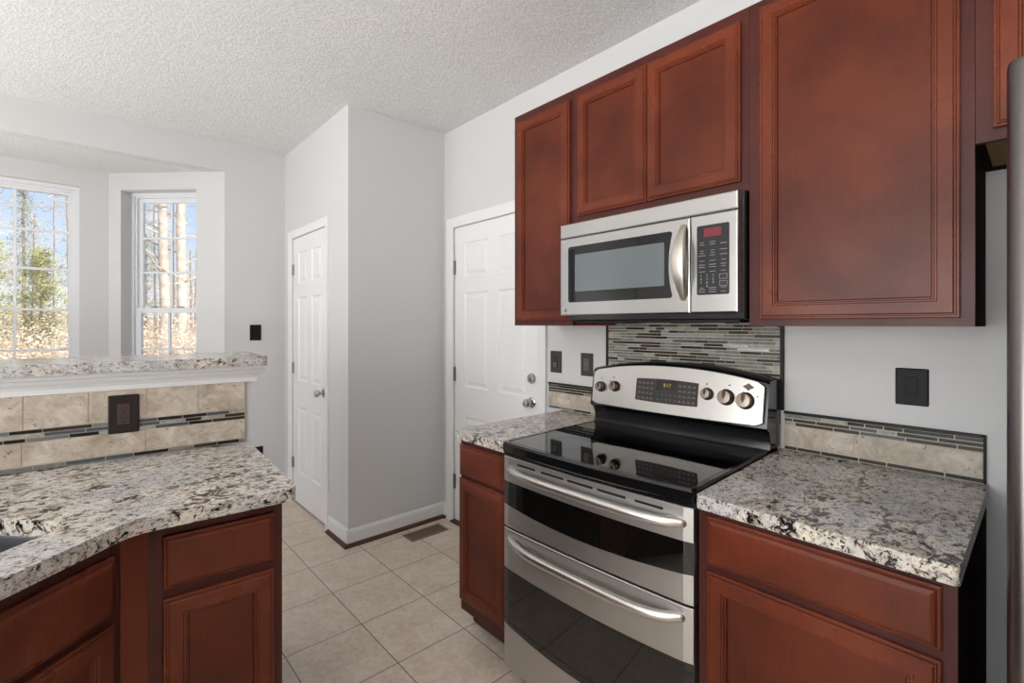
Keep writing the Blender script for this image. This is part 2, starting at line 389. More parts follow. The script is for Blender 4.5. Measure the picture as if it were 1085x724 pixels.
# bay walls
def wall_hole(a0, a1, h0, h1, s0, s1, zt, th):
    bm = new(); box(bm, a0, h0, 0, zt, 0, th); box(bm, h1, a1, 0, zt, 0, th); box(bm, h0, h1, 0, s0, 0, th); box(bm, h0, h1, s1, zt, 0, th)
    return bm
q = 2 ** -0.5; AL = 0.914
BR = frame((XO0, YF, 0), (-q, q, 0), (0, 0, 1), (q, q, 0))             # a from the opening to the corner, c outward
BL = frame((XO1, YF, 0), (q, q, 0), (0, 0, 1), (-q, q, 0))
BC = frame((0, YC, 0), (1, 0, 0), (0, 0, 1), (0, 1, 0))
WS, WT = 0.62, 2.397
struct('wall_bay_right', wall_hole(0, AL, 0.221, 0.816, WS, WT, ZB, 0.16), WALL, BR)
struct('wall_bay_left', wall_hole(0, AL, 0.221, 0.816, WS, WT, ZB, 0.16), WALL, BL)
CW0, CW1 = -1.245, -0.005
struct('wall_bay_center', wall_hole(XC1, XC0, CW0, CW1, WS, WT, ZB, 0.16), WALL, BC)

def winframe(bm, a0, a1, b0, b1, wd, c0, c1): 
    box(bm, a0, a0 + wd, b0, b1, c0, c1); box(bm, a1 - wd, a1, b0, b1, c0, c1); box(bm, a0 + wd, a1 - wd, b1 - wd, b1, c0, c1); box(bm, a0 + wd, a1 - wd, b0, b0 + wd, c0, c1)
    return bm
def muntin_bm(a, b0, b1, c, vert=True, wd=0.016):
    return bx(a - wd / 2, a + wd / 2, b0, b1, c - 0.008, c + 0.008) if vert else bx(b0, b1, a - wd / 2, a + wd / 2, c - 0.0075, c + 0.0075)
def double_hung(n, F, h0, h1):
    f = winframe(new(), h0, h1, WS, WT, 0.022, 0.095, 0.158); winframe(f, h0 + 0.022, h1 - 0.022, WS + 0.022, WT - 0.022, 0.012, 0.108, 0.158)
    o = struct('window_%d' % n, f, VINYL, F)
    a0, a1 = h0 + 0.034, h1 - 0.034; mid = 1.480
    m_ = (a0 + a1) / 2
    up = winframe(new(), a0, a1, mid - 0.012, WT - 0.034, 0.034, 0.128, 0.150)
    us = obj('upper_sash', up, VINYL, o, F, bevel=0.002)
    lo = winframe(new(), a0, a1, WS + 0.034, mid + 0.026, 0.040, 0.100, 0.124)
    ls = obj('lower_sash', lo, VINYL, o, F, bevel=0.002)
    obj('pane', bx(a0 + 0.03, a1 - 0.03, mid + 0.01, WT - 0.06, 0.138, 0.140), GLASS, us, F)
    obj('pane', bx(a0 + 0.03, a1 - 0.03, WS + 0.06, mid - 0.01, 0.111, 0.113), GLASS, ls, F)
    obj('muntin', muntin_bm(m_, mid + 0.01, WT - 0.06, 0.139), VINYL, us, F)
    for z in (2.052, 1.782): obj('muntin', muntin_bm(z, a0 + 0.03, a1 - 0.03, 0.139, False), VINYL, us, F)
    obj('muntin', muntin_bm(m_, WS + 0.06, mid - 0.01, 0.112), VINYL, ls, F)
    for z in (1.185, 0.92): obj('muntin', muntin_bm(z, a0 + 0.03, a1 - 0.03, 0.112, False), VINYL, ls, F)
    for a in (m_ - 0.09, m_ + 0.12): obj('sash_lock', bx(a - 0.025, a + 0.025, mid + 0.026, mid + 0.036, 0.103, 0.12), HINGE, ls, F, bevel=0.003)
    obj('sill', bx(h0 - 0.02, h1 + 0.02, WS - 0.02, WS + 0.004, -0.02, 0.095), TRIM, o, F)
    return o
double_hung(1, BR, 0.221, 0.816)
double_hung(3, BL, 0.221, 0.816)
f = winframe(new(), CW0, CW1, WS, WT, 0.026, 0.05, 0.158); winframe(f, CW0 + 0.026, CW1 - 0.026, WS + 0.026, WT - 0.026, 0.016, 0.075, 0.158)
w2 = struct('window_2', f, VINYL, BC)
sa = obj('sash', winframe(new(), CW0 + 0.042, CW1 - 0.042, WS + 0.042, WT - 0.042, 0.02, 0.085, 0.14), VINYL, w2, BC, bevel=0.002)
obj('pane', bx(CW0 + 0.05, CW1 - 0.05, WS + 0.05, WT - 0.05, 0.112, 0.114), GLASS, sa, BC)
MUNT = mat('shaded_grille', (150, 160, 176), 0.5)
for a in (-0.345, -0.625, -0.905): obj('muntin', muntin_bm(a, WS + 0.05, WT - 0.05, 0.113), VINYL, sa, BC)
for z in (2.057, 1.780, 1.484, 1.187, 0.90): obj('muntin', muntin_bm(z, CW0 + 0.05, CW1 - 0.05, 0.113, False), VINYL, sa, BC)
obj('sill', bx(CW0 - 0.02, CW1 + 0.02, WS - 0.02, WS + 0.004, -0.02, 0.06), TRIM, w2, BC)
# glazed patio door frame in the left wall
f = winframe(new(), -0.4, 2.2, 0.06, 2.3, 0.05, -0.09, 0.01); box(f, 0.87, 0.93, 0.1, 2.26, -0.08, 0)
pdr = struct('window_4', f, VINYL, LW)
obj('pane', bx(-0.36, 2.16, 0.1, 2.26, -0.05, -0.046), GLASS, pdr, LW)

# baseboards and brown shoe moulding
def baseboard(name, F, a0, a1):
    bm = new(); P = [(0, 0), (0.014, 0), (0.014, 0.085), (0.010, 0.098), (0.006, 0.105), (0, 0.105)]
    rings(bm, [[(a, y + 0.0, x) for x, y in P] for a in (a0, a1)]); return struct(name, bm, TRIM, F)
def shoe(name, F, a0, a1, c=0.014):
    bm = new(); P = [(c, 0), (c + 0.02, 0), (c + 0.018, 0.010), (c + 0.011, 0.018), (c, 0.021)]
    rings(bm, [[(a, y, x) for x, y in P] for a in (a0, a1)]); return struct(name, bm, SHOE, F)
baseboard('baseboard_pantry', facef(YP), XP - 0.014, XW); shoe('trim_1', facef(YP), XP - 0.034, XW - 0.02)
baseboard('baseboard_pantry_side', wallf(XP), YP - 0.0138, 3.185); shoe('trim_2', wallf(XP), YP - 0.0338, 3.175)
baseboard('baseboard_back', facef(YF), XO0, XP); shoe('trim_3', facef(YF), XO0, XP - 0.02)
baseboard('baseboard_right', wallf(XW), 2.842, YP - 0.015); shoe('trim_4', wallf(XW), 2.846, YP - 0.036)

# doors: six-panel slab
def six_panel(bm, a0, a1, b0, b1, c1, th=0.035):
    W = a1 - a0; st = 0.112; mid = 0.10; pw = (W - 2 * st - mid) / 2
    rows = [(b0 + 0.235, b0 + 0.235 + 0.50), (b0 + 0.235 + 0.50 + 0.20, b1 - 0.115 - 0.235 - 0.105), (b1 - 0.115 - 0.235, b1 - 0.115)]
    box(bm, a0, a1, b0, b1, c1 - th, c1 - 0.010)
    cols = [(a0 + st, a0 + st + pw), (a1 - st - pw, a1 - st)]
    # stiles and rails stand proud
    box(bm, a0, a0 + st, b0, b1, c1 - 0.011, c1); box(bm, a1 - st, a1, b0, b1, c1 - 0.011, c1); box(bm, cols[0][1], cols[1][0], b0, b1, c1 - 0.011, c1)
    edges = [b0] + [x for r in rows for x in r] + [b1]
    for k in range(0, len(edges), 2):
        for c in cols: box(bm, c[0], c[1], edges[k], edges[k + 1], c1 - 0.011, c1)
    for r in rows:
        for c in cols:
            profile_rect(bm, c[0], c[1], r[0], r[1], [(0, c1 - 0.0105), (0, c1 - 0.0001), (0.006, c1 - 0.0065), (0.012, c1 - 0.0085), (0.020, c1 - 0.0085), (0.040, c1 - 0.0015), (0.045, c1 - 0.001)])
    return bm
def casing(bm, a0, a1, bt, wd, F=None):
    P = [(0, 0), (0, 0.010), (0.008, 0.013), (wd - 0.022, 0.017), (wd - 0.008, 0.019), (wd, 0.017), (wd, 0)]
    rr = []
    for (a, b, sa_, sb) in ((a0, 0, -1, 0), (a0, bt, -1, 1), (a1, bt, 1, 1), (a1, 0, 1, 0)):
        rr.append([(a + sa_ * x, b + sb * x, c) for x, c in P])
    return rings(bm, rr)
def knob_bm(a, b, c, r=0.027):
    bm = new(); lathe(bm, (a, b, c), [(0.031, 0), (0.031, 0.004), (0.026, 0.008), (0.012, 0.010), (0.011, 0.026), (0.018, 0.031), (r, 0.040), (r, 0.050), (r * 0.8, 0.058), (0.0001, 0.061)], 28); return bm
def hinge_bm(a, b, c, h=0.09):
    bm = new(); lathe(bm, (a, b - h / 2, c + 0.004), [(0.006, 0), (0.006, h)], 12, axis=1); box(bm, a - 0.020, a + 0.014, b - h / 2, b + h / 2, c, c + 0.003)
    return bm
F1 = wallf(XP); d1 = struct('door_1', six_panel(new(), D1a + 0.003, D1b - 0.003, 0.012, D1t - 0.003, -0.006), DOORW, F1)
for z in (1.80, 1.037, 0.302): obj('hinge', hinge_bm(D1b - 0.002, z, -0.005, 0.085), HINGE, d1, F1, True)
obj('knob', knob_bm(D1a + 0.064, 0.905, -0.006, 0.026), CHROME, d1, F1, True)
cs = casing(new(), D1a, D1b, D1t, 0.056); box(cs, D1a - 0.001, D1a, 0, D1t, -0.085, 0); struct('trim_5', cs, TRIM, F1)
F2 = wallf(XW); d2 = struct('door_2', six_panel(new(), D2a + 0.003, D2b - 0.003, 0.012, D2t - 0.003, -0.010), DOORW, F2)
for z in (1.773, 1.03, 0.279): obj('hinge', hinge_bm(D2b + 0.002, z, -0.006, 0.10), HINGE, d2, F2, True)
obj('knob', knob_bm(D2a + 0.066, 0.921, -0.010, 0.026), CHROME, d2, F2, True)
db = new(); lathe(db, (D2a + 0.066, 1.061, -0.010), [(0.032, 0), (0.032, 0.006), (0.027, 0.014), (0.014, 0.016), (0.0001, 0.0165)], 28); box(db, D2a + 0.062, D2a + 0.070, 1.046, 1.076, 0.004, 0.018)
obj('deadbolt', db, CHROME, d2, F2, True)
struct('trim_6', casing(new(), D2a, D2b, D2t, 0.066), TRIM, F2)
th = new(); box(th, D2a, D2b, 0, 0.012, -0.09, 0.03); struct('trim_7', th, SHOE, F2)

# ================================================================== CABINET PIECES
PROF = lambda wd: [(0, 0), (0, 0.011), (0.002, 0.0125), (0.006, 0.0125), (0.0075, 0.0165), (0.010, 0.0165), (0.013, 0.0195), (wd - 0.005, 0.0195), (wd - 0.003, 0.0165), (wd + 0.001, 0.0165), (wd + 0.003, 0.0125), (wd + 0.006, 0.0125), (wd + 0.0085, 0.0045), (wd + 0.010, 0.0045), (wd + 0.010, 0.0)]
def cab_door(root, F, a0, a1, b0, b1, c0=0.0, wd=0.046):
    bm = new(); rings(bm, [rect_ring(a0, a1, b0, b1, i, c + c0) for i, c in PROF(wd)], close=True)
    d = obj('door', bm, CHERRY, root, F)
    obj('door_panel', bx(a0 + wd + 0.009, a1 - wd - 0.009, b0 + wd + 0.009, b1 - wd - 0.009, c0 + 0.002, c0 + 0.0070), CHERRYP, d, F)
    return d
def cab_drawer(root, F, a0, a1, b0, b1, c0=0.0, name='drawer_front'):
    bm = new(); profile_rect(bm, a0, a1, b0, b1, [(0, c0), (0, c0 + 0.009), (0.003, c0 + 0.011), (0.006, c0 + 0.011), (0.010, c0 + 0.0165), (0.016, c0 + 0.019), (0.020, c0 + 0.0195)])
    return obj(name, bm, CHERRY, root, F)
def face_frame(root, F, a0, a1, b0, b1, stl, str_, rails, c0=-0.019, c1=0.0):
    bm = new(); box(bm, a0, a0 + stl, b0, b1, c0, c1); box(bm, a1 - str_, a1, b0, b1, c0, c1)
    for r0, r1 in rails: box(bm, a0 + stl, a1 - str_, r0, r1, c0, c1)
    return obj('face_frame', bm, CHERRYF, root, F)
def carcass(root, F, a0, a1, b0, b1, depth, m=None, openbottom=False):
    bm = new(); t_ = 0.014
    box(bm, a0, a0 + t_, b0, b1, -depth, -0.019); box(bm, a1 - t_, a1, b0, b1, -depth, -0.019)
    box(bm, a0 + t_, a1 - t_, b0 + (0.012 if openbottom else 0), b0 + (0.012 if openbottom else 0) + t_, -depth, -0.019)
    box(bm, a0 + t_, a1 - t_, b1 - t_, b1, -depth, -0.019); box(bm, a0 + t_, a1 - t_, b0, b1, -depth, -depth + 0.01)
    return obj('carcass', bm, m or CHERRYS, root, F)
UX = 1.620; UF = wallf(UX); UD = XW - UX - 0.001; UT = 2.412
UG = 'cherry wall cabinets above the range'
def upper(name, label, a0, a1, b0, doors, stl, str_, b1=UT, side=None):
    r = thing(name, label, 'wall cabinet', (UX + UD / 2, (a0 + a1) / 2, b0))
    carcass(r, UF, a0, a1, b0, b1, UD, side, openbottom=True)
    bm = new(); box(bm, a0 + 0.014, a1 - 0.014, b0 + 0.010, b0 + 0.0118, -UD + 0.01, -0.02); obj('raw_underside', bm, CHERRYI, r, UF)
    face_frame(r, UF, a0, a1, b0, b1, stl, str_, [(b0, b0 + 0.04), (b1 - 0.045, b1)])
    for d in doors: cab_door(r, UF, d[0], d[1], d[2], d[3])
    return r
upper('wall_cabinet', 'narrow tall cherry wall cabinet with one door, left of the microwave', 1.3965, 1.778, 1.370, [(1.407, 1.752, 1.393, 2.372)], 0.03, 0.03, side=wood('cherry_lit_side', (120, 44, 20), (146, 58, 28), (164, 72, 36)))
upper('wall_cabinet', 'short cherry wall cabinet with two doors directly above the microwave', 0.6445, 1.3955, 1.813, [(1.0205, 1.363, 1.846, 2.372), (0.668, 1.0165, 1.846, 2.372)], 0.03, 0.03)
upper('wall_cabinet', 'large cherry wall cabinet with one wide door, right of the microwave', 0.1135, 0.6435, 1.370, [(0.139, 0.609, 1.392, 2.385)], 0.035, 0.04)
upper('wall_cabinet', 'cherry cabinet above the refrigerator, cut off at the right edge', -0.860, 0.1125, 1.815, [(-0.365, 0.082, 1.842, 2.385), (-0.83, -0.375, 1.842, 2.385)], 0.03, 0.04)

BX = 1.258; BF = wallf(BX)
def base_cab(label, F, a0, a1, depth, drw, drs, stl, str_, loc, kick=0.115, bt=0.874, ins=0.0):
    r = thing('base_cabinet', label, 'base cabinet', loc)
    bm = new(); t_ = 0.015; a0f = a0; a0 = a0 + ins
    box(bm, a0, a0 + t_, 0.11, bt, -depth, -0.019); box(bm, a1 - t_, a1, 0.11, bt, -depth, -0.019); box(bm, a0 + t_, a1 - t_, 0.11, 0.125, -depth, -0.019)
    box(bm, a0 + t_, a1 - t_, 0.11, bt, -depth, -depth + 0.01)
    box(bm, a0, a0 + t_, 0, 0.11, -depth, -kick); box(bm, a1 - t_, a1, 0, 0.11, -depth, -kick)
    obj('carcass', bm, CHERRYS, r, F)
    face_frame(r, F, a0f, a1, 0.115, bt, stl, str_, [(bt - 0.03, bt), (0.66, 0.745), (0.115, 0.155)])
    obj('toe_kick', bx(a0 + t_, a1 - t_, 0, 0.11, -kick - 0.012, -kick), KICK, r, F)
    for d in drw: cab_drawer(r, F, *d)
    for d in drs: cab_door(r, F, *d)
    return r
BD = XW - BX - 0.001
lb = base_cab('narrow cherry base cabinet with drawer over door, left of the range', BF, 1.404, 1.735, BD, [(1.428, 1.732, 0.713, 0.848)], [(1.428, 1.732, 0.166, 0.699)], 0.022, 0.022, (BX, 1.57, 0), kick=0.115, ins=0.018)
bm = new(); sweep(bm, [(1.43, 0.012, -0.103), (1.60, 0.012, -0.103), (1.735, 0.012, -0.103), (1.752, 0.014, -0.096), (1.763, 0.02, -0.090)], [0.012, 0.012, 0.012, 0.009, 0.004], 8); obj('shoe_moulding', bm, SHOE, lb, BF, True)
base_cab('cherry base cabinet with wide drawer over door, between range and refrigerator', BF, 0.112, 0.632, BD, [(0.134, 0.606, 0.735, 0.862)], [(0.134, 0.606, 0.150, 0.716)], 0.022, 0.026, (BX, 0.37, 0))

# peninsula cabinets
KF = penf(-0.64)
pc = base_cab('cherry base cabinet with drawer over door at the end of the peninsula', KF, -0.325, -0.018, 0.62, [(-0.296, -0.040, 0.709, 0.842)], [(-0.296, -0.040, 0.150, 0.686)], 0.028, 0.022, tuple(OV + ex * -0.17 + ey * -0.64))
sc_ = thing('base_cabinet', 'angled cherry sink cabinet at the lower left, under the sink', 'base cabinet', tuple(DP0 + dd * -0.2))
FL = 0.157
bm = new(); box(bm, -0.735, FL, 0.115, 0.872, -0.018, 0.0); obj('face_frame', bm, CHERRYF, sc_, DF)
obj('toe_kick', bx(-0.735, FL, 0, 0.114, -0.09, -0.078), KICK, sc_, DF)
cab_drawer(sc_, DF, -0.70, 0.136, 0.702, 0.842, name='false_drawer_front')
cab_door(sc_, DF, -0.275, 0.132, 0.150, 0.684); cab_door(sc_, DF, -0.70, -0.283, 0.150, 0.684)
# filler strip turning the corner between the two fronts
P1 = OV + ex * -0.3255 + ey * -0.6395; P0_ = DP0 + dd * (FL + 0.0005) + dn * 0.0
fd = (P1 - P0_); L_ = fd.length; fd.normalize(); fn = Vector((fd.y, -fd.x, 0))
FF = frame(P0_, fd, ez, fn)
obj('filler_strip', bx(0.0005, L_ - 0.0005, 0.0, 0.872, -0.016, 0.001), wood('cherry_filler', (92, 42, 28), (112, 54, 36), (128, 64, 44), 0.4), sc_, FF)
bk = new(); box(bk, -1.68, -0.335, -0.03, -0.018, 0.1, 0.872); box(bk, -1.0, -0.335, -0.05, -0.031, 0.0, 0.1)
obj('back_panel', bk, CHERRYF, sc_, PF)
box_ = new(); box(box_, -1.69, -1.03, -1.335, -1.315, 0.0, 0.872); obj('end_panel', box_, CHERRYF, sc_, PF)

# ================================================================== COUNTERS
def arc_pts(pts, n=6):
    """round listed corners: pts of (x, y, r)"""
    out = []; N = len(pts)
    for k in range(N):
        x, y, r = pts[k]; p = Vector((x, y)); a = Vector(pts[k - 1][:2]) - p; c = Vector(pts[(k + 1) % N][:2]) - p
        if r <= 0: out.append((x, y)); continue
        a.normalize(); c.normalize(); ang = math.acos(max(-1, min(1, a.dot(c)))); tl = r / math.tan(ang / 2)
        s, e = p + a * tl, p + c * tl; cen = p + (a + c).normalized() * (r / math.sin(ang / 2))
        t0 = math.atan2(s.y - cen.y, s.x - cen.x); t1 = math.atan2(e.y - cen.y, e.x - cen.x); dt = (t1 - t0 + math.pi) % (2 * math.pi) - math.pi
        for i in range(n + 1): t_ = t0 + dt * i / n; out.append((cen.x + r * math.cos(t_), cen.y + r * math.sin(t_)))
    return out
def plate(P, z0, z1, holes=()):
    bm = new(); loops = [P] + list(holes); es = []
    allv = []
    for L in loops:
        vs = [bm.verts.new((x, y, z1)) for x, y in L]; allv.append(vs)
        es += [bm.edges.new((vs[i], vs[(i + 1) % len(vs)])) for i in range(len(vs))]
    bmesh.ops.triangle_fill(bm, edges=es, use_beauty=True)
    top = list(bm.faces)
    ret = bmesh.ops.extrude_face_region(bm, geom=top)
    nv = [g for g in ret['geom'] if isinstance(g, bmesh.types.BMVert)]
    bmesh.ops.translate(bm, verts=nv, vec=(0, 0, z0 - z1))
    return bm
ct = arc_pts([(0.012, -0.002, 0), (-1.71, -0.002, 0), (-1.71, -1.345, 0), (-0.985 - 0.03, -1.345, 0.0), (-0.355, -0.685, 0.09), (0.012, -0.685, 0.025)])
def diag_pt(s, w_): # point s along the diagonal from the sink's right front corner, w_ back from it
    c = Vector((-0.463, -0.622)); u = Vector((-q, -q)); v_ = Vector((-q, q)); p = c + u * s + v_ * w_; return (p.x, p.y)
sk = [diag_pt(0, 0), diag_pt(0.74, 0), diag_pt(0.74, 0.42), diag_pt(0, 0.42)]
sink_hole = arc_pts([(x, y, 0.035) for x, y in sk])
tag(obj('granite_countertop', plate(ct, 0.8762, 0.914, [sink_hole]), GRAN, None, PF, bevel=0.007, bseg=3, base=True), 'speckled granite countertop of the peninsula at left, with the sink cut into it', 'countertop')
lc = arc_pts([(1.222, 1.737, 0.012), (1.222, 1.3985, 0), (XW - 0.001, 1.4235, 0), (XW - 0.001, 1.737, 0)])
tag(obj('granite_countertop', plate(lc, 0.8762, 0.914), GRAN, None, I4, bevel=0.006, bseg=3, base=True), 'small speckled granite countertop left of the range', 'countertop')
rc = arc_pts([(1.236, 0.107, 0.012), (XW - 0.001, 0.107, 0), (XW - 0.001, 0.6570, 0), (1.244, 0.6335, 0.006)])
tag(obj('granite_countertop', plate(rc, 0.8762, 0.914), GRAN, None, I4, bevel=0.006, bseg=3, base=True), 'speckled granite countertop between the range and the refrigerator', 'countertop')
# sink
si = thing('kitchen_sink', 'dark stainless undermount sink set in the peninsula counter at lower left', 'sink', tuple(PF @ Vector(diag_pt(0.37, 0.21) + (0.69,))))
def grow(P, k):
    cx = sum(p[0] for p in P) / len(P); cy = sum(p[1] for p in P) / len(P); out = []
    for x, y in P:
        d_ = Vector((x - cx, y - cy)); l = d_.length; d_ = d_ * ((l + k) / l); out.append((cx + d_.x, cy + d_.y))
    return out
bm = new(); rr = [(grow(sink_hole, 0.03), 0.8755), (grow(sink_hole, 0.002), 0.8755), (grow(sink_hole, 0.0), 0.870), (grow(sink_hole, -0.012), 0.72), (grow(sink_hole, -0.04), 0.695)]
rings(bm, [[(x, y, z) for x, y in P] for P, z in rr], cap0=False)
so = obj('basin', bm, SINKM, si, PF, True); md = so.modifiers.new('solid', 'SOLIDIFY'); md.thickness = 0.0015; md.offset = -1
c_ = diag_pt(0.37, 0.21); bm = new(); lathe(bm, (c_[0], c_[1], 0.6955), [(0.0001, 0.0), (0.03, 0.0), (0.042, 0.003), (0.045, 0.0)], 20); obj('drain', bm, CHROME, si, PF, True)

# ================================================================== PENINSULA BAR WALL
pw = new(); box(pw, -1.80, 0.028, 0.011, 0.125, 0, 1.2135); struct('wall_peninsula', pw, WALL, PF)
cr_ = new(); CP = [(0, 1.150), (-0.012, 1.150), (-0.014, 1.166), (-0.020, 1.176), (-0.030, 1.186), (-0.036, 1.196), (-0.045, 1.200), (-0.046, 1.2135), (0, 1.2135)]
Wd = 0.125
rs_ = []
for (lx, sx_, sy_, y0) in ((-1.80, 0, 1, 0.011), (0.028, -1, 1, 0.011), (0.028, -1, -1, 0.125)):
    rs_.append([(lx + sx_ * p, y0 + sy_ * p, z) for p, z in CP])
rings(cr_, rs_); struct('trim_8', cr_, TRIM, PF)
bt_ = arc_pts([(0.070, -0.055, 0.02), (0.070, 0.36, 0.02), (-1.80, 0.36, 0), (-1.80, -0.055, 0)])
tag(obj('bar_top', plate(bt_, 1.214, 1.250), GRAN, None, PF, bevel=0.008, bseg=3, base=True), 'raised granite bar top on the white moulding of the peninsula wall', 'bar top')
# tiles
def mosaic_rows(bm, a0, a1, b0, rows, ph, gap, c0, c1, weights, lens, first=None):
    for r in range(rows):
        a = a0 - random.random() * 0.06 if first is None else a0
        y0 = b0 + r * ph
        while a < a1 - 0.004:
            L = random.choice(lens); x0, x1 = max(a, a0), min(a + L, a1)
            if x1 - x0 > 0.006:
                k = random.choices(range(6), weights)[0]
                box(bm, x0, x1 - gap, y0 + gap / 2, y0 + ph - gap / 2, c0, c1 + random.uniform(-0.0006, 0.0006), k)
            a += L
    return bm
def tiles(bm, a0, a1, b0, b1, joints, c0, c1, gap=0.002):
    js = [a0] + sorted(j for j in joints if a0 < j < a1) + [a1]
    for x0, x1 in zip(js, js[1:]): box(bm, x0 + gap / 2, x1 - gap / 2, b0 + gap / 2, b1 - gap / 2, c0, c1)
    return bm
TF = penf(0.0112)
bp = thing('tile_backsplash', 'beige stone tile backsplash with mosaic bands on the peninsula wall', 'backsplash', (0, 0, 0.9145), fr=None)
bp.location = OV + ex * -0.8; bp.location.z = 0.9145; ROOTM[bp.name] = Matrix.Translation(bp.location)
LXE = -1.70
obj('grout', bx(LXE, 0.0, 0.9145, 1.1495, 0.0003, 0.0075), GROUT, bp, TF)
obj('stone_tiles', tiles(new(), LXE, 0.0, 1.043, 1.1495, [-0.155 - 0.154 * k for k in range(11)], 0.002, 0.0105), TRAV, bp, TF, bevel=0.001)
obj('stone_tiles', tiles(new(), LXE, 0.0, 0.929, 1.004, [-0.312 - 0.308 * k for k in range(5)], 0.002, 0.0105), TRAV, bp, TF, bevel=0.001)
mm = mosaic_rows(new(), LXE, 0.0, 1.004, 3, 0.013, 0.003, 0.002, 0.011, (1, 4, 1, 3, 2, 3), (0.05, 0.075, 0.075, 0.10, 0.12))
obj('mosaic_band', mm, MB, bp, TF); mm = mosaic_rows(new(), LXE, 0.0, 0.9155, 1, 0.0132, 0.003, 0.002, 0.0115, (0.4, 0.4, 1, 4, 3, 3), (0.075, 0.10, 0.075))
obj('mosaic_band', mm, MB, bp, TF)
KT = wallf(XW - 0.0002)
def backsplash(label, a0, a1, joints, edge=None):
    r = thing('tile_backsplash', label, 'backsplash', (XW, (a0 + a1) / 2, 0.9145))
    obj('grout', bx(a0, a1, 0.9145, 1.046, 0.0003, 0.0075), GROUT, r, KT)
    obj('stone_tiles', tiles(new(), a0, a1, 0.930, 1.004, joints, 0.002, 0.0105), TRAVG, r, KT, bevel=0.001)
    m_ = mosaic_rows(new(), a0, a1, 1.0045, 3, 0.0138, 0.0034, 0.002, 0.011, (1, 1, 5, 6, 0, 3), (0.05, 0.075, 0.10, 0.12))
    obj('mosaic_band', m_, MB, r, KT); m_ = mosaic_rows(new(), a0, a1, 0.9155, 1, 0.0140, 0.0034, 0.002, 0.011, (1, 1, 3, 6, 0, 2), (0.075, 0.11, 0.14))
    obj('mosaic_band', m_, MB, r, KT)
    obj('pencil_trim', bx(a0, a1, 1.046, 1.056, 0.0003, 0.013), mat('black_pencil_tile', (26, 24, 24), 0.35, spec=0.2), r, KT, bevel=0.002)
    return r
backsplash('low stone and mosaic backsplash along the wall left of the range', 1.453, 1.846, [1.53, 1.84], 1)
rb_ = backsplash('low stone and mosaic backsplash along the wall right of the range', 0.118, 0.645, [0.430])
obj('pencil_trim', bx(0.112, 0.1178, 0.9145, 1.056, 0.0003, 0.0125), bpy.data.materials['black_pencil_tile'], rb_, KT, bevel=0.002)
ms = thing('tile_backsplash', 'tall mosaic backsplash of grey and brown strips on the wall behind the range', 'backsplash', (XW, 1.05, 0.9145))
MA0, MA1, MZT = 0.6585, 1.440, 1.3905
obj('grout', bx(MA0, MA1, 0.9145, MZT, 0.0003, 0.0075), GROUT, ms, KT)
obj('mosaic_tiles', mosaic_rows(new(), MA0, MA1, 1.098, 22, 0.01325, 0.0027, 0.002, 0.0108, (9, 6, 5, 2.4, 1, 2), (0.04, 0.06, 0.08, 0.10, 0.12)), MB, ms, KT)
obj('mosaic_band', mosaic_rows(new(), MA0, MA1, 1.0045, 4, 0.0130, 0.002, 0.002, 0.011, (1, 1, 3, 6, 0, 3), (0.05, 0.075, 0.10)), MB, ms, KT)
obj('stone_tiles', tiles(new(), MA0, MA1, 0.930, 1.004, [0.735, 1.04, 1.345], 0.002, 0.0105), TRAVG, ms, KT, bevel=0.001)
obj('stone_tiles', tiles(new(), MA0, MA1, 1.057, 1.097, [0.80, 1.1, 1.4], 0.002, 0.0105), TRAVG, ms, KT, bevel=0.001)
PB = bpy.data.materials['black_pencil_tile']
obj('pencil_trim', bx(0.6455, 0.6583, 1.0565, 1.3695, 0.0003, 0.0135), PB, ms, KT, bevel=0.002)
obj('pencil_trim', bx(1.4402, 1.4525, 1.0565, 1.3695, 0.0003, 0.0135), PB, ms, KT, bevel=0.002)

# ================================================================== RANGE
rg = thing('kitchen_range', 'freestanding stainless double oven range with black glass cooktop', 'range', tuple(RF @ Vector((0.378, 0, -0.33))), RT)
RWD = 0.7545
obj('body', bx(0.004, RWD - 0.004, 0.06, 0.885, -0.655, -0.035), BLKE, rg, RF, bevel=0.003)
for a in (0.06, RWD - 0.06):
    for c in (-0.10, -0.60): obj('levelling_foot', lathe(new(), (a, 0, c), [(0.018, 0), (0.018, 0.065)], 14, axis=1), BLKP, rg, RF)
def curved_band(top, bot, c0, c1, N=28, a0=0.0, a1=RWD, bow=0.010, edge=0.004):
    bm = new(); rs = []
    for i in range(N + 1):
        s = i / N; a = a0 + (a1 - a0) * s; k = 1 - (2 * s - 1) ** 2; cc = c1 + bow * k
        if i in (0, N): cc -= edge
        b0, b1 = bot(k), top(k)
        rs.append([(a, b0, c0), (a, b0, cc), (a, b1, cc), (a, b1, c0)])
    return rings(bm, rs)
def K(z, sag=0.0): return lambda k: z - sag * k
def oven_door(b1, g1, g0, b0, N=28, bow=0.010):
    bm = new(); rs = []
    for i in range(N + 1):
        s = i / N; a = RWD * s; k = 1 - (2 * s - 1) ** 2; cc = bow * k - (0.004 if i in (0, N) else 0)
        rs.append([(a, b0(k), -0.034), (a, b0(k), cc - .002), (a, b0(k) + .002, cc), (a, g0(k), cc), (a, g0(k), cc - 0.006), (a, g1(k), cc - 0.006), (a, g1(k), cc), (a, b1(k) - .002, cc), (a, b1(k), cc - .002), (a, b1(k), -0.034)])
    return rings(bm, rs)
lod = obj('lower_oven_door', oven_door(K(0.597), K(0.446, 0.010), K(0.232, 0.030), K(0.068)), STEELD, rg, RF)
obj('oven_window', curved_band(K(0.4458, 0.010), K(0.2322, 0.030), -0.0058, -0.0012, edge=0.003), OVENG, lod, RF)
uod = obj('upper_oven_door', oven_door(K(0.872), K(0.778, 0.004), K(0.689, 0.024), K(0.604)), STEELD, rg, RF)
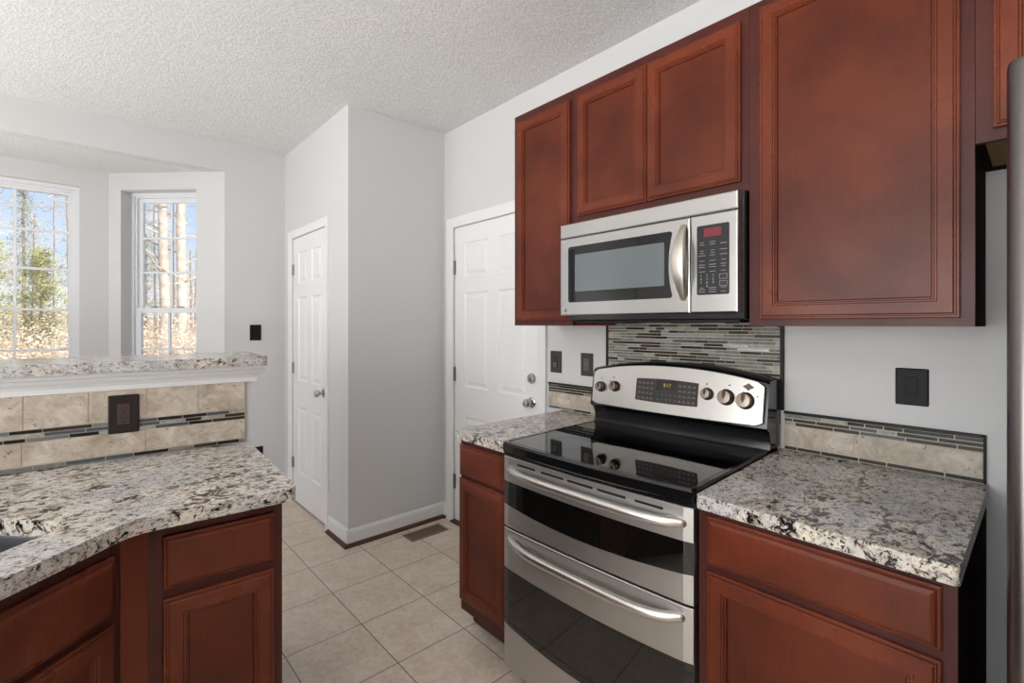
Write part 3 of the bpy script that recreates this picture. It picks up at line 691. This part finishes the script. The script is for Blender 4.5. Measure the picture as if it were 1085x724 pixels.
obj('oven_window', curved_band(K(0.7778, 0.004), K(0.6892, 0.024), -0.0058, -0.0012, edge=0.003), OVENG, uod, RF)
for i in range(5):
    a = 0.085 + i * 0.121; s = (a + 0.052) / RWD; k = 1 - (2 * s - 1) ** 2
    bm = new(); rings(bm, [[(x, y, 0.010 * k - 0.012) for x, y in rrect(a, a + 0.104, 0.848, 0.8555, 0.0035, 3)], [(x, y, 0.010 * k + 0.0012) for x, y in rrect(a, a + 0.104, 0.848, 0.8555, 0.0035, 3)]])
    obj('vent_slot', bm, DARKHOLE, uod, RF)
def handle(par, z, a0, a1, out, r, m, drop=0.0, rise=0.004):
    path = []; N = 26; rad = []
    for i in range(N + 1):
        s = i / N; k = 1 - abs(2 * s - 1) ** 5; a = a0 + (a1 - a0) * s
        path.append((a, z - drop * (1 - (2 * s - 1) ** 2) + rise * (1 - k), 0.002 + out * k)); rad.append(r * (0.80 + 0.20 * min(1, k * 3)))
    bm = sweep(new(), path, rad, 14, up=(0, 1, 0), flat=1.25)
    for a in (a0, a1): lathe(bm, (a, z + rise, -0.002), [(r * 1.0, 0), (r * 0.95, 0.006), (r * .6, 0.012)], 14)
    return obj('handle', bm, m, par, RF, True)
HND = mat('brushed_handle', (206, 203, 199), 0.30, 1.0)
handle(uod, 0.822, 0.030, 0.722, 0.037, 0.0132, HND)
handle(lod, 0.548, 0.034, 0.718, 0.037, 0.0132, HND, rise=0.016)
# cooktop: black frame with bowed front, inset glass
bm = new(); N = 24
fr_pts = [(0.001 + (RWD - 0.002) * i / N, 0.004 + 0.018 * (1 - (2 * i / N - 1) ** 2)) for i in range(N + 1)]
outline = [(-0.003, -0.560), ] + [(-0.003, -0.02)] + fr_pts + [(RWD + 0.003, -0.02), (RWD + 0.003, -0.560)]
rings(bm, [[(a, 0.884, c - 0.006) for a, c in outline], [(a, 0.889, c) for a, c in outline], [(a, 0.918, c) for a, c in outline], [(RWD / 2 + (a - RWD / 2) * 0.992, 0.926, c - 0.004) for a, c in outline], [(RWD / 2 + (a - RWD / 2) * 0.965, 0.926, (c - 0.016 if c > -0.5 else c)) for a, c in outline], [(RWD / 2 + (a - RWD / 2) * 0.955, 0.9235, (c - 0.022 if c > -0.5 else c + 0.004)) for a, c in outline]])
ck = obj('cooktop', bm, BLKE, rg, RF)
gl = [(a * 0.953 + RWD * 0.0235, c - 0.024 if c > -0.5 else c + 0.006) for a, c in outline]
bm = new(); rings(bm, [[(a, 0.9232, c) for a, c in gl], [(a, 0.9245, c) for a, c in gl]]); obj('cooktop_glass', bm, BLKG, ck, RF)
for (a, c, r_) in ((0.19, -0.15, 0.115), (0.565, -0.16, 0.09), (0.19, -0.41, 0.075), (0.565, -0.40, 0.085), (0.377, -0.42, 0.05)):
    bm = new(); rings(bm, [[(a + rr_ * math.cos(2 * math.pi * k / 40), hh, c + rr_ * math.sin(2 * math.pi * k / 40)) for k in range(40)] for rr_, hh in ((r_, 0.9246), (r_, 0.92475), (r_ - 0.003, 0.92475), (r_ - 0.003, 0.9246))], close=True)
    obj('burner_ring', bm, RING, ck, RF)
# backguard
def bgtop(s, e, m): return e + (m - e) * (1 - abs(2 * s - 1) ** 2.2)
bm = new(); rs_ = []; N = 28
for i in range(N + 1):
    s = i / N; a = -0.006 + (RWD + 0.010) * s; tp = bgtop(s, 1.172, 1.214)
    rs_.append([(a, 0.9262, -0.690), (a, 0.9262, -0.588), (a, 0.955, -0.594), (a, 0.990, -0.583), (a, 1.006, -0.556), (a, tp - 0.010, -0.585), (a, tp, -0.600), (a, tp, -0.690)])
rings(bm, rs_); bg_ = obj('backguard', bm, BLKE, rg, RF, True)
bm = new(); box(bm, 0.0, RWD, 0.884, 0.926, -0.690, -0.5605); obj('rear_deck', bm, BLKE, rg, RF, bevel=0.002)
# tilted control panel frame: a along, b up the slope, c outward
P_lo = Vector((0, 1.006, -0.5555)); P_hi = Vector((0, 1.166, -0.583)); ud_ = (P_hi - P_lo).normalized(); nn = Vector((0, -ud_.z, ud_.y)); nn = nn if nn.z > 0 else -nn
CPF = RF @ frame(P_lo, (1, 0, 0), tuple(ud_), tuple(nn))
NP = 30; a0_, a1_ = 0.004, RWD - 0.008; top_ = []; bot_ = []
for i in range(NP + 1):
    s = i / NP; a = a0_ + (a1_ - a0_) * s; e = min(s, 1 - s) * (a1_ - a0_); cut = 0.012
    rc_ = cut - math.sqrt(max(0, cut ** 2 - (cut - min(e, cut)) ** 2))
    top_.append((a, bgtop(s, 0.160, 0.199) - rc_)); bot_.append((a, 0.006 - 0.006 * (1 - (2 * s - 1) ** 2) + rc_))
P = bot_ + top_[::-1]
cpn = obj('control_panel', slab(new(), P, 0.0, 0.010, 0.003), STEELP, rg, CPF, True)
def zb(z): return (z - 1.006) / (P_hi.y - P_lo.y) * (P_hi - P_lo).length
d0, d1_, dz0, dz1 = 0.245, 0.520, zb(1.052), zb(1.142)
top_ = []; bot_ = []
for i in range(13):
    s = i / 12; a = d0 + (d1_ - d0) * s; k = 1 - (2 * s - 1) ** 2; top_.append((a, dz1 + 0.005 * k)); bot_.append((a, dz0 - 0.003 * k))
dsp = obj('display', slab(new(), bot_ + top_[::-1], 0.008, 0.0112, 0.001), DISPB, cpn, CPF)
obj('clock_window', slab(new(), rrect(0.338, 0.425, zb(1.103), zb(1.139), 0.003), 0.0108, 0.0116, 0.0003), DISPD, dsp, CPF)
MIR = frame((0.376, zb(1.122), 0.0117), (-1, 0, 0), (0, 1, 0), (0, 0, 1))
obj('clock_digits', text_bm('8:17', 0.020, 0.0003), GRNTXT, dsp, CPF @ MIR)
for (s0, s1, n_) in ((0.252, 0.330, 4), (0.436, 0.512, 4)):
    bm = new()
    for r_ in range(4):
        for k in range(n_):
            a = s0 + (s1 - s0) * (k + 0.5) / n_; zz = zb(1.062 + r_ * 0.0205)
            box(bm, a - 0.0065, a + 0.0065, zz - 0.001, zz + 0.001, 0.0108, 0.0117); box(bm, a - 0.0045, a + 0.0045, zz + 0.0035, zz + 0.005, 0.0108, 0.0117)
    obj('key_legends', bm, KEYDIM, dsp, CPF)
bm = new()
for i, dg in enumerate('1234567890'):
    r_, k = divmod(i, 5); join(bm, text_bm(dg, 0.011, 0.0002), frame((0.415 - k * 0.019, zb(1.083 - r_ * 0.019), 0.0116), (-1, 0, 0), (0, 1, 0), (0, 0, 1)))
obj('keypad_digits', bm, KEYDIM, dsp, CPF)
KNB = mat('knob_steel', (140, 127, 116), 0.26, 1.0)
for (a, z, r_) in ((0.700, 1.089, 0.0195), (0.626, 1.097, 0.0195), (0.209, 1.106, 0.0195), (0.137, 1.101, 0.026), (0.068, 1.096, 0.027)):
    bm = new(); lathe(bm, (a, zb(z), 0.0105), [(r_ + 0.0045, 0), (r_ + 0.004, 0.004), (r_ * .6, 0.0055)], 28); kb = obj('knob', bm, BLKP, cpn, CPF, True)
    bm = new(); lathe(bm, (a, zb(z), 0.0145), [(r_ * .95, 0), (r_, 0.005), (r_, 0.018), (r_ * 0.9, 0.0225), (0.0001, 0.0235)], 28)
    obj('knob_cap', bm, KNB, kb, CPF, True)
    bm = new(); rings(bm, [[(a + x * sc, zb(z) + r_ * 0.1 + y * sc, c) for x, y in ((0, -0.55 * r_), (0.28 * r_, 0.1 * r_), (0.30 * r_, 0.75 * r_), (0, 1.12 * r_), (-0.30 * r_, 0.75 * r_), (-0.28 * r_, 0.1 * r_))] for c, sc in ((0.034, 1.0), (0.0395, 0.8))])
    obj('knob_grip', bm, mat('knob_grip', (70, 58, 50), 0.3, 0.7) if 'knob_grip' not in bpy.data.materials else bpy.data.materials['knob_grip'], kb, CPF)
for (a, z) in ((0.70, 1.128), (0.636, 1.136), (0.213, 1.143), (0.128, 1.146), (0.655, 1.118), (0.028, 1.115)):
    bm = new(); lathe(bm, (a, zb(z), 0.0095), [(0.0028, 0), (0.0028, 0.0012)], 10); obj('indicator_light', bm, BLKP, cpn, CPF)
bm = new(); rings(bm, [[(0.060 + x, zb(1.146) + y, c) for x, y in ((0.021, 0), (0.010, 0.006), (0, 0.0135), (-0.010, 0.006), (-0.021, 0), (-0.010, -0.006), (0, -0.0135), (0.010, -0.006))] for c in (0.0095, 0.0118)])
obj('maker_badge', bm, mat('badge_bronze', (84, 72, 60), 0.3, 0.6), cpn, CPF)

# ================================================================== MICROWAVE
MX = 1.557; MF = wallf(MX)
mw = thing('microwave', 'stainless over-the-range microwave with black window and keypad under the short cabinet', 'microwave', (MX + 0.19, 1.03, 1.39))
bm = new(); box(bm, 0.6475, 1.3925, 1.392, 1.8115, -0.387, -0.034); obj('case', bm, BLKE, mw, MF, bevel=0.003)
A0, A1 = 0.6535, 1.414
obj('vent_grille', profile_rect(new(), A0, A1, 1.7465, 1.8065, [(0, -0.033), (0, -0.004), (0.002, -0.001), (0.005, 0.0)]), STEEL, mw, MF)
dr_ = obj('door', profile_rect(new(), 0.8155, A1, 1.4135, 1.7445, [(0, -0.033), (0, -0.004), (0.002, -0.001), (0.005, 0.0)]), STEEL, mw, MF)
def winout(a0, a1, b0, b1, r, dip):
    P = rrect(a0, a1, b0, b1, r, 4); out = []
    for (x, y) in P: out.append((x, y))
    # the edge by the handle curves inwards
    low = [p for p in out]
    lft = [(a0 + dip * (1 - (2 * s - 1) ** 2), b1 - r - (b1 - b0 - 2 * r) * s) for s in [i / 10 for i in range(1, 10)]]
    k = max(i for i, p in enumerate(out) if abs(p[0] - a0) < 1e-6 and p[1] > (b0 + b1) / 2)
    return out[:k + 1] + lft + out[k + 1:]
wo_ = obj('door_glass', slab(new(), winout(0.882, 1.368, 1.469, 1.706, 0.010, 0.014), -0.003, 0.0012, 0.0006), BLKG, dr_, MF)
obj('mesh_window', slab(new(), rrect(0.912, 1.330, 1.514, 1.670, 0.003), 0.0008, 0.0017, 0.0002), MWWIN, wo_, MF)
# curved handle: flat strap bowed outwards
path = []; N = 22; bm = new(); rs_ = []
for i in range(N + 1):
    s = i / N; k = math.sin(math.pi * s) ** 0.8 if 0 < s < 1 else 0.0; z = 1.458 + (1.722 - 1.458) * s; wdt = 0.009 + 0.017 * math.sin(math.pi * s); c = 0.001 + 0.046 * k; ac = 0.838
    rs_.append([(ac - wdt, z, c - 0.006), (ac - wdt * 0.8, z, c + 0.001), (ac, z, c + 0.005), (ac + wdt * 0.8, z, c + 0.001), (ac + wdt, z, c - 0.006), (ac, z, c - 0.003)])
rings(bm, rs_); obj('handle', bm, steel('strap_steel', (214, 208, 198), 0.38), dr_, MF, True)
cp_ = obj('control_panel', profile_rect(new(), A0, 0.8135, 1.4135, 1.7445, [(0, -0.033), (0, -0.004), (0.002, -0.001), (0.005, 0.0)]), STEEL, mw, MF)
kp = obj('keypad', slab(new(), rrect(0.6805, 0.790, 1.4745, 1.7075, 0.006), -0.002, 0.0015, 0.0006), DISPB if False else mat('keypad_black', (26, 26, 28), 0.25), cp_, MF)
obj('clock_display', slab(new(), rrect(0.706, 0.765, 1.668, 1.697, 0.002), 0.001, 0.0020, 0.0002), MWSCR, kp, MF)
rr_ = random.Random(3)
for block in (((1.650, 2), (1.642, 3), (1.622, 3), (1.614, 2), (1.606, 3), (1.588, 3), (1.575, 3), (1.567, 3), (1.552, 3)), ((1.498, 3), (1.492, 2), (1.484, 3))):
    bm = new()
    for z, cols in block:
        for k in range(cols):
            a = 0.772 - k * 0.0365; L = rr_.uniform(0.006, 0.013); box(bm, a - L, a + L, z - 0.0008, z + 0.0008, 0.001, 0.0019)
    obj('key_legends', bm, KEYTXT, kp, MF)
bm = new()
for i, dg in enumerate('1234567890'):
    r_, k = divmod(i, 3); k = 1 if dg == '0' else k
    join(bm, text_bm(dg, 0.012, 0.0002), frame((0.775 - k * 0.021, 1.539 - r_ * 0.0122, 0.0018), (-1, 0, 0), (0, 1, 0), (0, 0, 1)))
obj('keypad_digits', bm, KEYTXT, kp, MF)
for z in (1.533, 1.510):
    bm = new(); rings(bm, [[(x, y, c) for x, y in rrect(a, b_, z - h_, z + h_, 0.001, 2)] for a, b_, h_, c in ((0.687, 0.712, 0.0085, 0.0012), (0.687, 0.712, 0.0085, 0.0019), (0.6882, 0.7108, 0.0073, 0.0019), (0.6882, 0.7108, 0.0073, 0.0012))], close=True)
    obj('key_outline', bm, KEYTXT, kp, MF)
bm = new(); lathe(bm, (1.382, 1.436, -0.0005), [(0.0085, 0), (0.0085, 0.0012), (0.0065, 0.0014)], 16); obj('maker_badge', bm, HINGE, dr_, MF)
bm = new(); box(bm, 0.66, 1.35, 1.382, 1.3915, -0.36, -0.03); obj('bottom_grille', bm, BLKP, mw, MF)

# ================================================================== REFRIGERATOR
fg = thing('refrigerator', 'tall stainless refrigerator at the right edge with rounded door edge', 'refrigerator', (1.50, -0.42, 0))
FX = 1.080; FFm = wallf(FX); FA0, FA1 = -0.87, 0.0405
obj('cabinet', bx(FA0 + 0.003, FA1 - 0.003, 0.03, 1.765, -0.80, -0.075), GREYP, fg, FFm, bevel=0.004)
obj('base_grille', bx(FA0 + 0.02, FA1 - 0.02, 0.0, 0.10, -0.75, -0.09), BLKP, fg, FFm)
def fdoor(a0, a1, b0, b1):
    P = [(a0, -0.072)] ; n = 6; r = 0.022
    for k in range(n + 1): t_ = R(180 - 90 * k / n); P.append((a0 + r + r * math.cos(t_), -r + r * math.sin(t_)))
    for k in range(n + 1): t_ = R(90 - 90 * k / n); P.append((a1 - r + r * math.cos(t_), -r + r * math.sin(t_)))
    P.append((a1, -0.072))
    bm = new(); cx = (a0 + a1) / 2
    rs = [[(cx + (a - cx) * s, b, c - dc) for a, c in P] for b, s, dc in ((b0, 0.985, 0.008), (b0 + 0.008, 1, 0), (b1 - 0.014, 1, 0), (b1 - 0.004, 0.992, 0.004), (b1, 0.975, 0.014))]
    return rings(bm, rs)
fd1 = obj('door', fdoor(-0.412, FA1, 0.72, 1.795), FRIDGE, fg, FFm, True)
fd2 = obj('door', fdoor(FA0, -0.418, 0.72, 1.795), FRIDGE, fg, FFm, True)
fd3 = obj('freezer_drawer', fdoor(FA0, FA1, 0.11, 0.712), FRIDGE, fg, FFm, True)
for p_, a in ((fd1, -0.375), (fd2, -0.455)): obj('handle', sweep(new(), [(a, 0.85, -0.001), (a, 0.87, 0.045), (a, 1.2, 0.055), (a, 1.55, 0.045), (a, 1.57, -0.001)], 0.012, 10), HND, p_, FFm, True)
obj('handle', sweep(new(), [(FA0 + .1, 0.64, -0.001), (FA0 + .12, 0.64, 0.045), (-0.41, 0.64, 0.055), (FA1 - .12, 0.64, 0.045), (FA1 - .1, 0.64, -0.001)], 0.012, 10, up=(0, 1, 0)), HND, fd3, FFm, True)
obj('hinge_cover', bx(-0.06, FA1 - 0.006, 1.766, 1.79, -0.16, -0.078), GREYP, fg, FFm, bevel=0.006)
obj('door_gasket', bx(FA0 + 0.006, FA1 - 0.004, 0.72, 1.77, -0.0748, -0.0722), BLKP, fg, FFm)

# ================================================================== OUTLETS, SWITCHES, REGISTER
def plate_bm(w_, h_, F):
    return slab(new(), rrect(-w_ / 2, w_ / 2, -h_ / 2, h_ / 2, 0.004, 3), 0.0, 0.0065, 0.0035)
def at(F, a, b, c=0.0003): return F @ Matrix.Translation((a, b, c))
def outlet(name, label, F, a, b, w_, h_, mp_, mr, gfci=False, round_=False):
    r = thing(name, label, 'outlet', tuple((F @ Vector((a, b - h_ / 2, 0)))))
    G = at(F, a, b); obj('cover_plate', plate_bm(w_, h_, G), mp_, r, G)
    rc = obj('receptacle', slab(new(), rrect(-w_ * 0.20, w_ * 0.20, -h_ * 0.27, h_ * 0.27, 0.003, 3), 0.0055, 0.0082, 0.0008), mr, r, G)
    for s in (-1, 1):
        bm = new(); z0 = s * h_ * 0.145
        box(bm, -0.0078, -0.0056, z0 + 0.000, z0 + 0.009, 0.0078, 0.0086); box(bm, 0.0056, 0.0078, z0, z0 + 0.0075, 0.0078, 0.0086); box(bm, -0.0024, 0.0024, z0 - 0.011, z0 - 0.0055, 0.0078, 0.0086)
        obj('socket_slots', bm, DARKHOLE, rc, G)
    if gfci:
        obj('test_button', bx(-0.008, 0.008, 0.001, 0.006, 0.0078, 0.0092), mp_, rc, G); obj('reset_button', bx(-0.008, 0.008, -0.006, -0.001, 0.0078, 0.0092), mp_, rc, G)
    return r
def switch(name, label, F, a, b, w_, h_, mp_, mr, slider=False):
    r = thing(name, label, 'light switch', tuple((F @ Vector((a, b - h_ / 2, 0)))))
    G = at(F, a, b); obj('cover_plate', plate_bm(w_, h_, G), mp_, r, G)
    rk = rings(new(), [[(x, y, c + (0.0018 * (1 if y < 0 else -1) if c > 0.007 else 0)) for x, y in rrect(-w_ * 0.2, w_ * 0.2, -h_ * 0.27, h_ * 0.27, 0.002, 2)] for c in (0.0055, 0.0095)])
    k = obj('rocker', rk, mr, r, G)
    if slider: obj('dimmer_slider', bx(-0.012, 0.012, -0.03, -0.002, 0.0085, 0.0125), PEWTERL, k, G, bevel=0.002)
    return r
outlet('wall_outlet', 'dark bronze outlet on the tiled peninsula wall', at(TF, 0, 0, 0.0105), -0.372, 1.067, 0.084, 0.131, BRONZE, mat('bronze_receptacle_brown', (66, 50, 46), 0.35))
outlet('wall_outlet', 'pewter outlet on the white wall beside the range backguard', F2, 1.580, 1.168, 0.080, 0.118, PEWTER, PEWTERL)
outlet('wall_outlet', 'black outlet with test buttons on the grey wall above the right counter', F2, 0.279, 1.179, 0.082, 0.116, DARKPL, BLKP, True)
outlet('wall_outlet', 'low black outlet on the back wall just above the peninsula counter corner', facef(YF), 1.032, 0.36, 0.075, 0.118, DARKPL, BLKP)
switch('light_switch', 'pewter dimmer switch on the white wall next to the outside door casing', F2, 1.796, 1.170, 0.082, 0.119, PEWTER, BRONZED, True)
switch('light_switch', 'small black light switch on the back wall between bay and pantry', facef(YF), 1.016, 1.312, 0.080, 0.122, DARKPL, BLKP)
fv = thing('floor_register', 'brown metal floor register on the tiles by the pantry wall', 'floor vent', (1.697, 2.732, 0.0))
V0, V1, V2, V3 = 1.556, 1.838, 2.668, 2.797
fb = new(); rings(fb, [[(V0 + i, V2 + i, z), (V1 - i, V2 + i, z), (V1 - i, V3 - i, z), (V0 + i, V3 - i, z)] for i, z in ((0, 0.0005), (0.003, 0.005), (0.018, 0.005), (0.018, 0.0005))], close=True)
obj('frame', fb, VENTM, fv)
obj('duct_opening', bx(V0 + 0.0175, V1 - 0.0175, V2 + 0.0175, V3 - 0.0175, 0.0003, 0.0012), DARKHOLE, fv)
sl = new()
for i in range(1, 15): x = V0 + 0.018 + (V1 - V0 - 0.036) * i / 15; box(sl, x - 0.0028, x + 0.0028, V2 + 0.018, V3 - 0.018, 0.0014, 0.0042)
for j in range(1, 4): y = V2 + 0.018 + (V3 - V2 - 0.036) * j / 4; box(sl, V0 + 0.018, V1 - 0.018, y - 0.003, y + 0.003, 0.0013, 0.0043)
obj('louvre_grid', sl, VENTM, fv)

# ================================================================== OUTDOORS
g = new(); NX, NY = 40, 40
gv = [[None] * (NY + 1) for _ in range(NX + 1)]
for i in range(NX + 1):
    for j in range(NY + 1):
        x = -40 + 80 * i / NX; y = 5.3 + 70 * (j / NY) ** 1.6; d_ = y - 5.3
        gv[i][j] = g.verts.new((x, y, -0.7 + 0.045 * d_ + 0.25 * math.sin(x * 0.35 + y * 0.2) * min(1, d_ / 8)))
for i in range(NX):
    for j in range(NY): g.faces.new((gv[i][j], gv[i + 1][j], gv[i + 1][j + 1], gv[i][j + 1]))
struct('ground', g, GROUND, smooth=True)
def gz(x, y): return -0.7 + 0.045 * (y - 5.3) + 0.25 * math.sin(x * 0.35 + y * 0.2) * min(1, (y - 5.3) / 8)
def limb(bm, p, d_, L, r, rng, n=5, sides=6, droop=0.0, wob=0.12):
    pts = [Vector(p)]; dr = Vector(d_).normalized()
    for k in range(n):
        dr = (dr + Vector((rng.uniform(-wob, wob), rng.uniform(-wob, wob), rng.uniform(-wob, wob) - droop))).normalized(); pts.append(pts[-1] + dr * (L / n))
    sweep(bm, pts, [r * (1 - 0.75 * k / n) for k in range(n + 1)], sides); return pts, dr
def tree(label, x, y, H, r, lean, seed, leafm, nleaf, lsize, start, bark, spread=0.35, group=None, forks=26, crown='bare', name='tree'):
    rng = random.Random(seed); z0 = gz(x, y) - 0.05
    rt = thing(name, label, 'tree', (x, y, z0), group=group)
    bm = new(); n = 9; pts = [Vector((x + lean[0] * H * (k / n) ** 1.3 + rng.uniform(-.03, .03), y + lean[1] * H * k / n, z0 + H * k / n)) for k in range(n + 1)]
    sweep(bm, pts, [r * (1.25 if k == 0 else 1 - 0.6 * k / n) for k in range(n + 1)], 10); obj('trunk', bm, bark, rt, smooth=True)
    br = new(); tips = []
    for i in range(forks):
        s = start + (1 - start) * (i / forks); kk = min(n - 1, int(s * n)); p = pts[kk].lerp(pts[kk + 1], s * n - kk)
        th = rng.uniform(0, 6.283); up_ = rng.uniform(0.1, 0.7) if crown != 'cone' else rng.uniform(-0.1, 0.25)
        L = H * spread * (1.05 - s) * rng.uniform(0.7, 1.2) if crown == 'cone' else H * spread * rng.uniform(0.4, 1.0) * (1.15 - 0.6 * s)
        bp_, dr = limb(br, p, (math.cos(th), math.sin(th), up_), L, max(0.012, r * 0.28 * (1.1 - s)), rng, 5, 5)
        for q_ in bp_[1:]:
            tips.append(q_)
            for _ in range(2 if crown != 'cone' else 1):
                t2 = rng.uniform(0, 6.283); b2, _d = limb(br, q_, (math.cos(t2), math.sin(t2), rng.uniform(-0.1, 0.8)), L * rng.uniform(0.2, 0.45), 0.008, rng, 3, 3, wob=0.25); tips += b2[1:]
    obj('branches', br, TWIG if bark is BARKD else bark, rt)
    if nleaf:
        fo = new()
        for _ in range(nleaf):
            c = rng.choice(tips) + Vector((rng.gauss(0, .12), rng.gauss(0, .12), rng.gauss(0, .10))); u = Vector((rng.gauss(0, 1), rng.gauss(0, 1), rng.gauss(0, 1))).normalized(); v_ = u.orthogonal().normalized(); s_ = lsize * rng.uniform(0.6, 1.3)
            fo.faces.new([fo.verts.new(c + u * s_), fo.verts.new(c + v_ * s_ * 0.4), fo.verts.new(c - u * s_), fo.verts.new(c - v_ * s_ * 0.4)])
        f_ = obj('foliage', fo, leafm, rt)
    return rt
tree('tall pale trunk leaning slightly, left of the pair in the right bay window', 1.60, 15.0, 11.0, 0.135, (-0.012, 0), 11, None, 0, 0, 0.22, BARK, 0.22)
tree('tall pale straight trunk, right of the pair in the right bay window', 1.95, 15.0, 11.5, 0.135, (0.004, 0), 12, None, 0, 0, 0.26, BARK, 0.22)
tree('yellow-green evergreen in the middle of the left bay window', -0.95, 22.0, 4.0, 0.07, (0, 0), 21, LEAFG, 7000, 0.045, 0.06, BARKD, 0.40, forks=60, crown='cone')
tree('small olive evergreen at the left edge of the left bay window', -2.3, 24.0, 4.6, 0.08, (0, 0), 22, LEAFG, 5200, 0.05, 0.06, BARKD, 0.36, forks=50, crown='cone')
tree('thin green pine behind the yellow-green evergreen', -1.9, 31.0, 7.6, 0.09, (0, 0), 23, LEAFD, 2600, 0.055, 0.2, BARKD, 0.24, forks=40, crown='cone')
tree('thin green pine with open crown right of the evergreens', -0.1, 30.0, 6.2, 0.09, (0, 0), 24, LEAFD, 1800, 0.055, 0.2, BARKD, 0.26, forks=36, crown='cone')
tree('small dull green evergreen left of the pale trunks in the right bay window', 2.1, 26.0, 5.2, 0.07, (0, 0), 25, LEAFD, 2400, 0.05, 0.1, BARKD, 0.30, forks=36, crown='cone')
tree('bare branching tree reaching across the top of the left bay window', -2.5, 12.5, 7.0, 0.10, (0.03, 0), 31, None, 0, 0.04, 0.4, BARKD, 0.42, forks=16)
rng = random.Random(5)
for i in range(14):
    yy = rng.uniform(34, 50); az = R(-6 + 15 * i / 13 + rng.uniform(-.5, .5)); xx = yy * math.tan(az)
    tree('bare brown tree in the thin woods beyond the bay windows', xx, yy, rng.uniform(6.5, 10), rng.uniform(0.06, 0.11), (rng.uniform(-.02, .02), 0), 100 + i, LEAFB, 160, 0.06, 0.3, BARKD, 0.26, group='bare trees in the woods', forks=20)
rng = random.Random(9)
br = new(); fo = new()
for i in range(22):
    yy = rng.uniform(11, 24) if i < 11 else rng.uniform(10.5, 13.5); az = R(-6 + 16 * i / 21); xx = yy * math.tan(az); z0 = gz(xx, yy); tp = []
    for _ in range(60):
        th = rng.uniform(0, 6.283); b2, _d = limb(br, (xx + rng.uniform(-.5, .5), yy + rng.uniform(-.5, .5), z0 - 0.03), (math.cos(th) * .6, math.sin(th) * .6, 1), rng.uniform(0.8, 1.7 if i < 9 else 2.3), 0.007, rng, 4, 3, wob=0.25); tp += b2[1:]
    for _ in range(800):
        c = rng.choice(tp) + Vector((rng.gauss(0, .12), rng.gauss(0, .12), rng.gauss(0, .12))); u = Vector((rng.gauss(0, 1), rng.gauss(0, 1), rng.gauss(0, 1))).normalized(); v_ = u.orthogonal().normalized(); s_ = 0.03 * rng.uniform(0.6, 1.3)
        fo.faces.new([fo.verts.new(c + u * s_), fo.verts.new(c + v_ * s_ * 0.5), fo.verts.new(c - u * s_), fo.verts.new(c - v_ * s_ * 0.5)])
for f in br.faces: f.material_index = 0
join(br, fo, I4, 1)
ug = obj('dry_undergrowth', br, [TWIG, LEAFB], base=True, kind='stuff')
tag(ug, 'tangled tan dry undergrowth on the leaf-covered slope outside the bay windows', 'undergrowth')
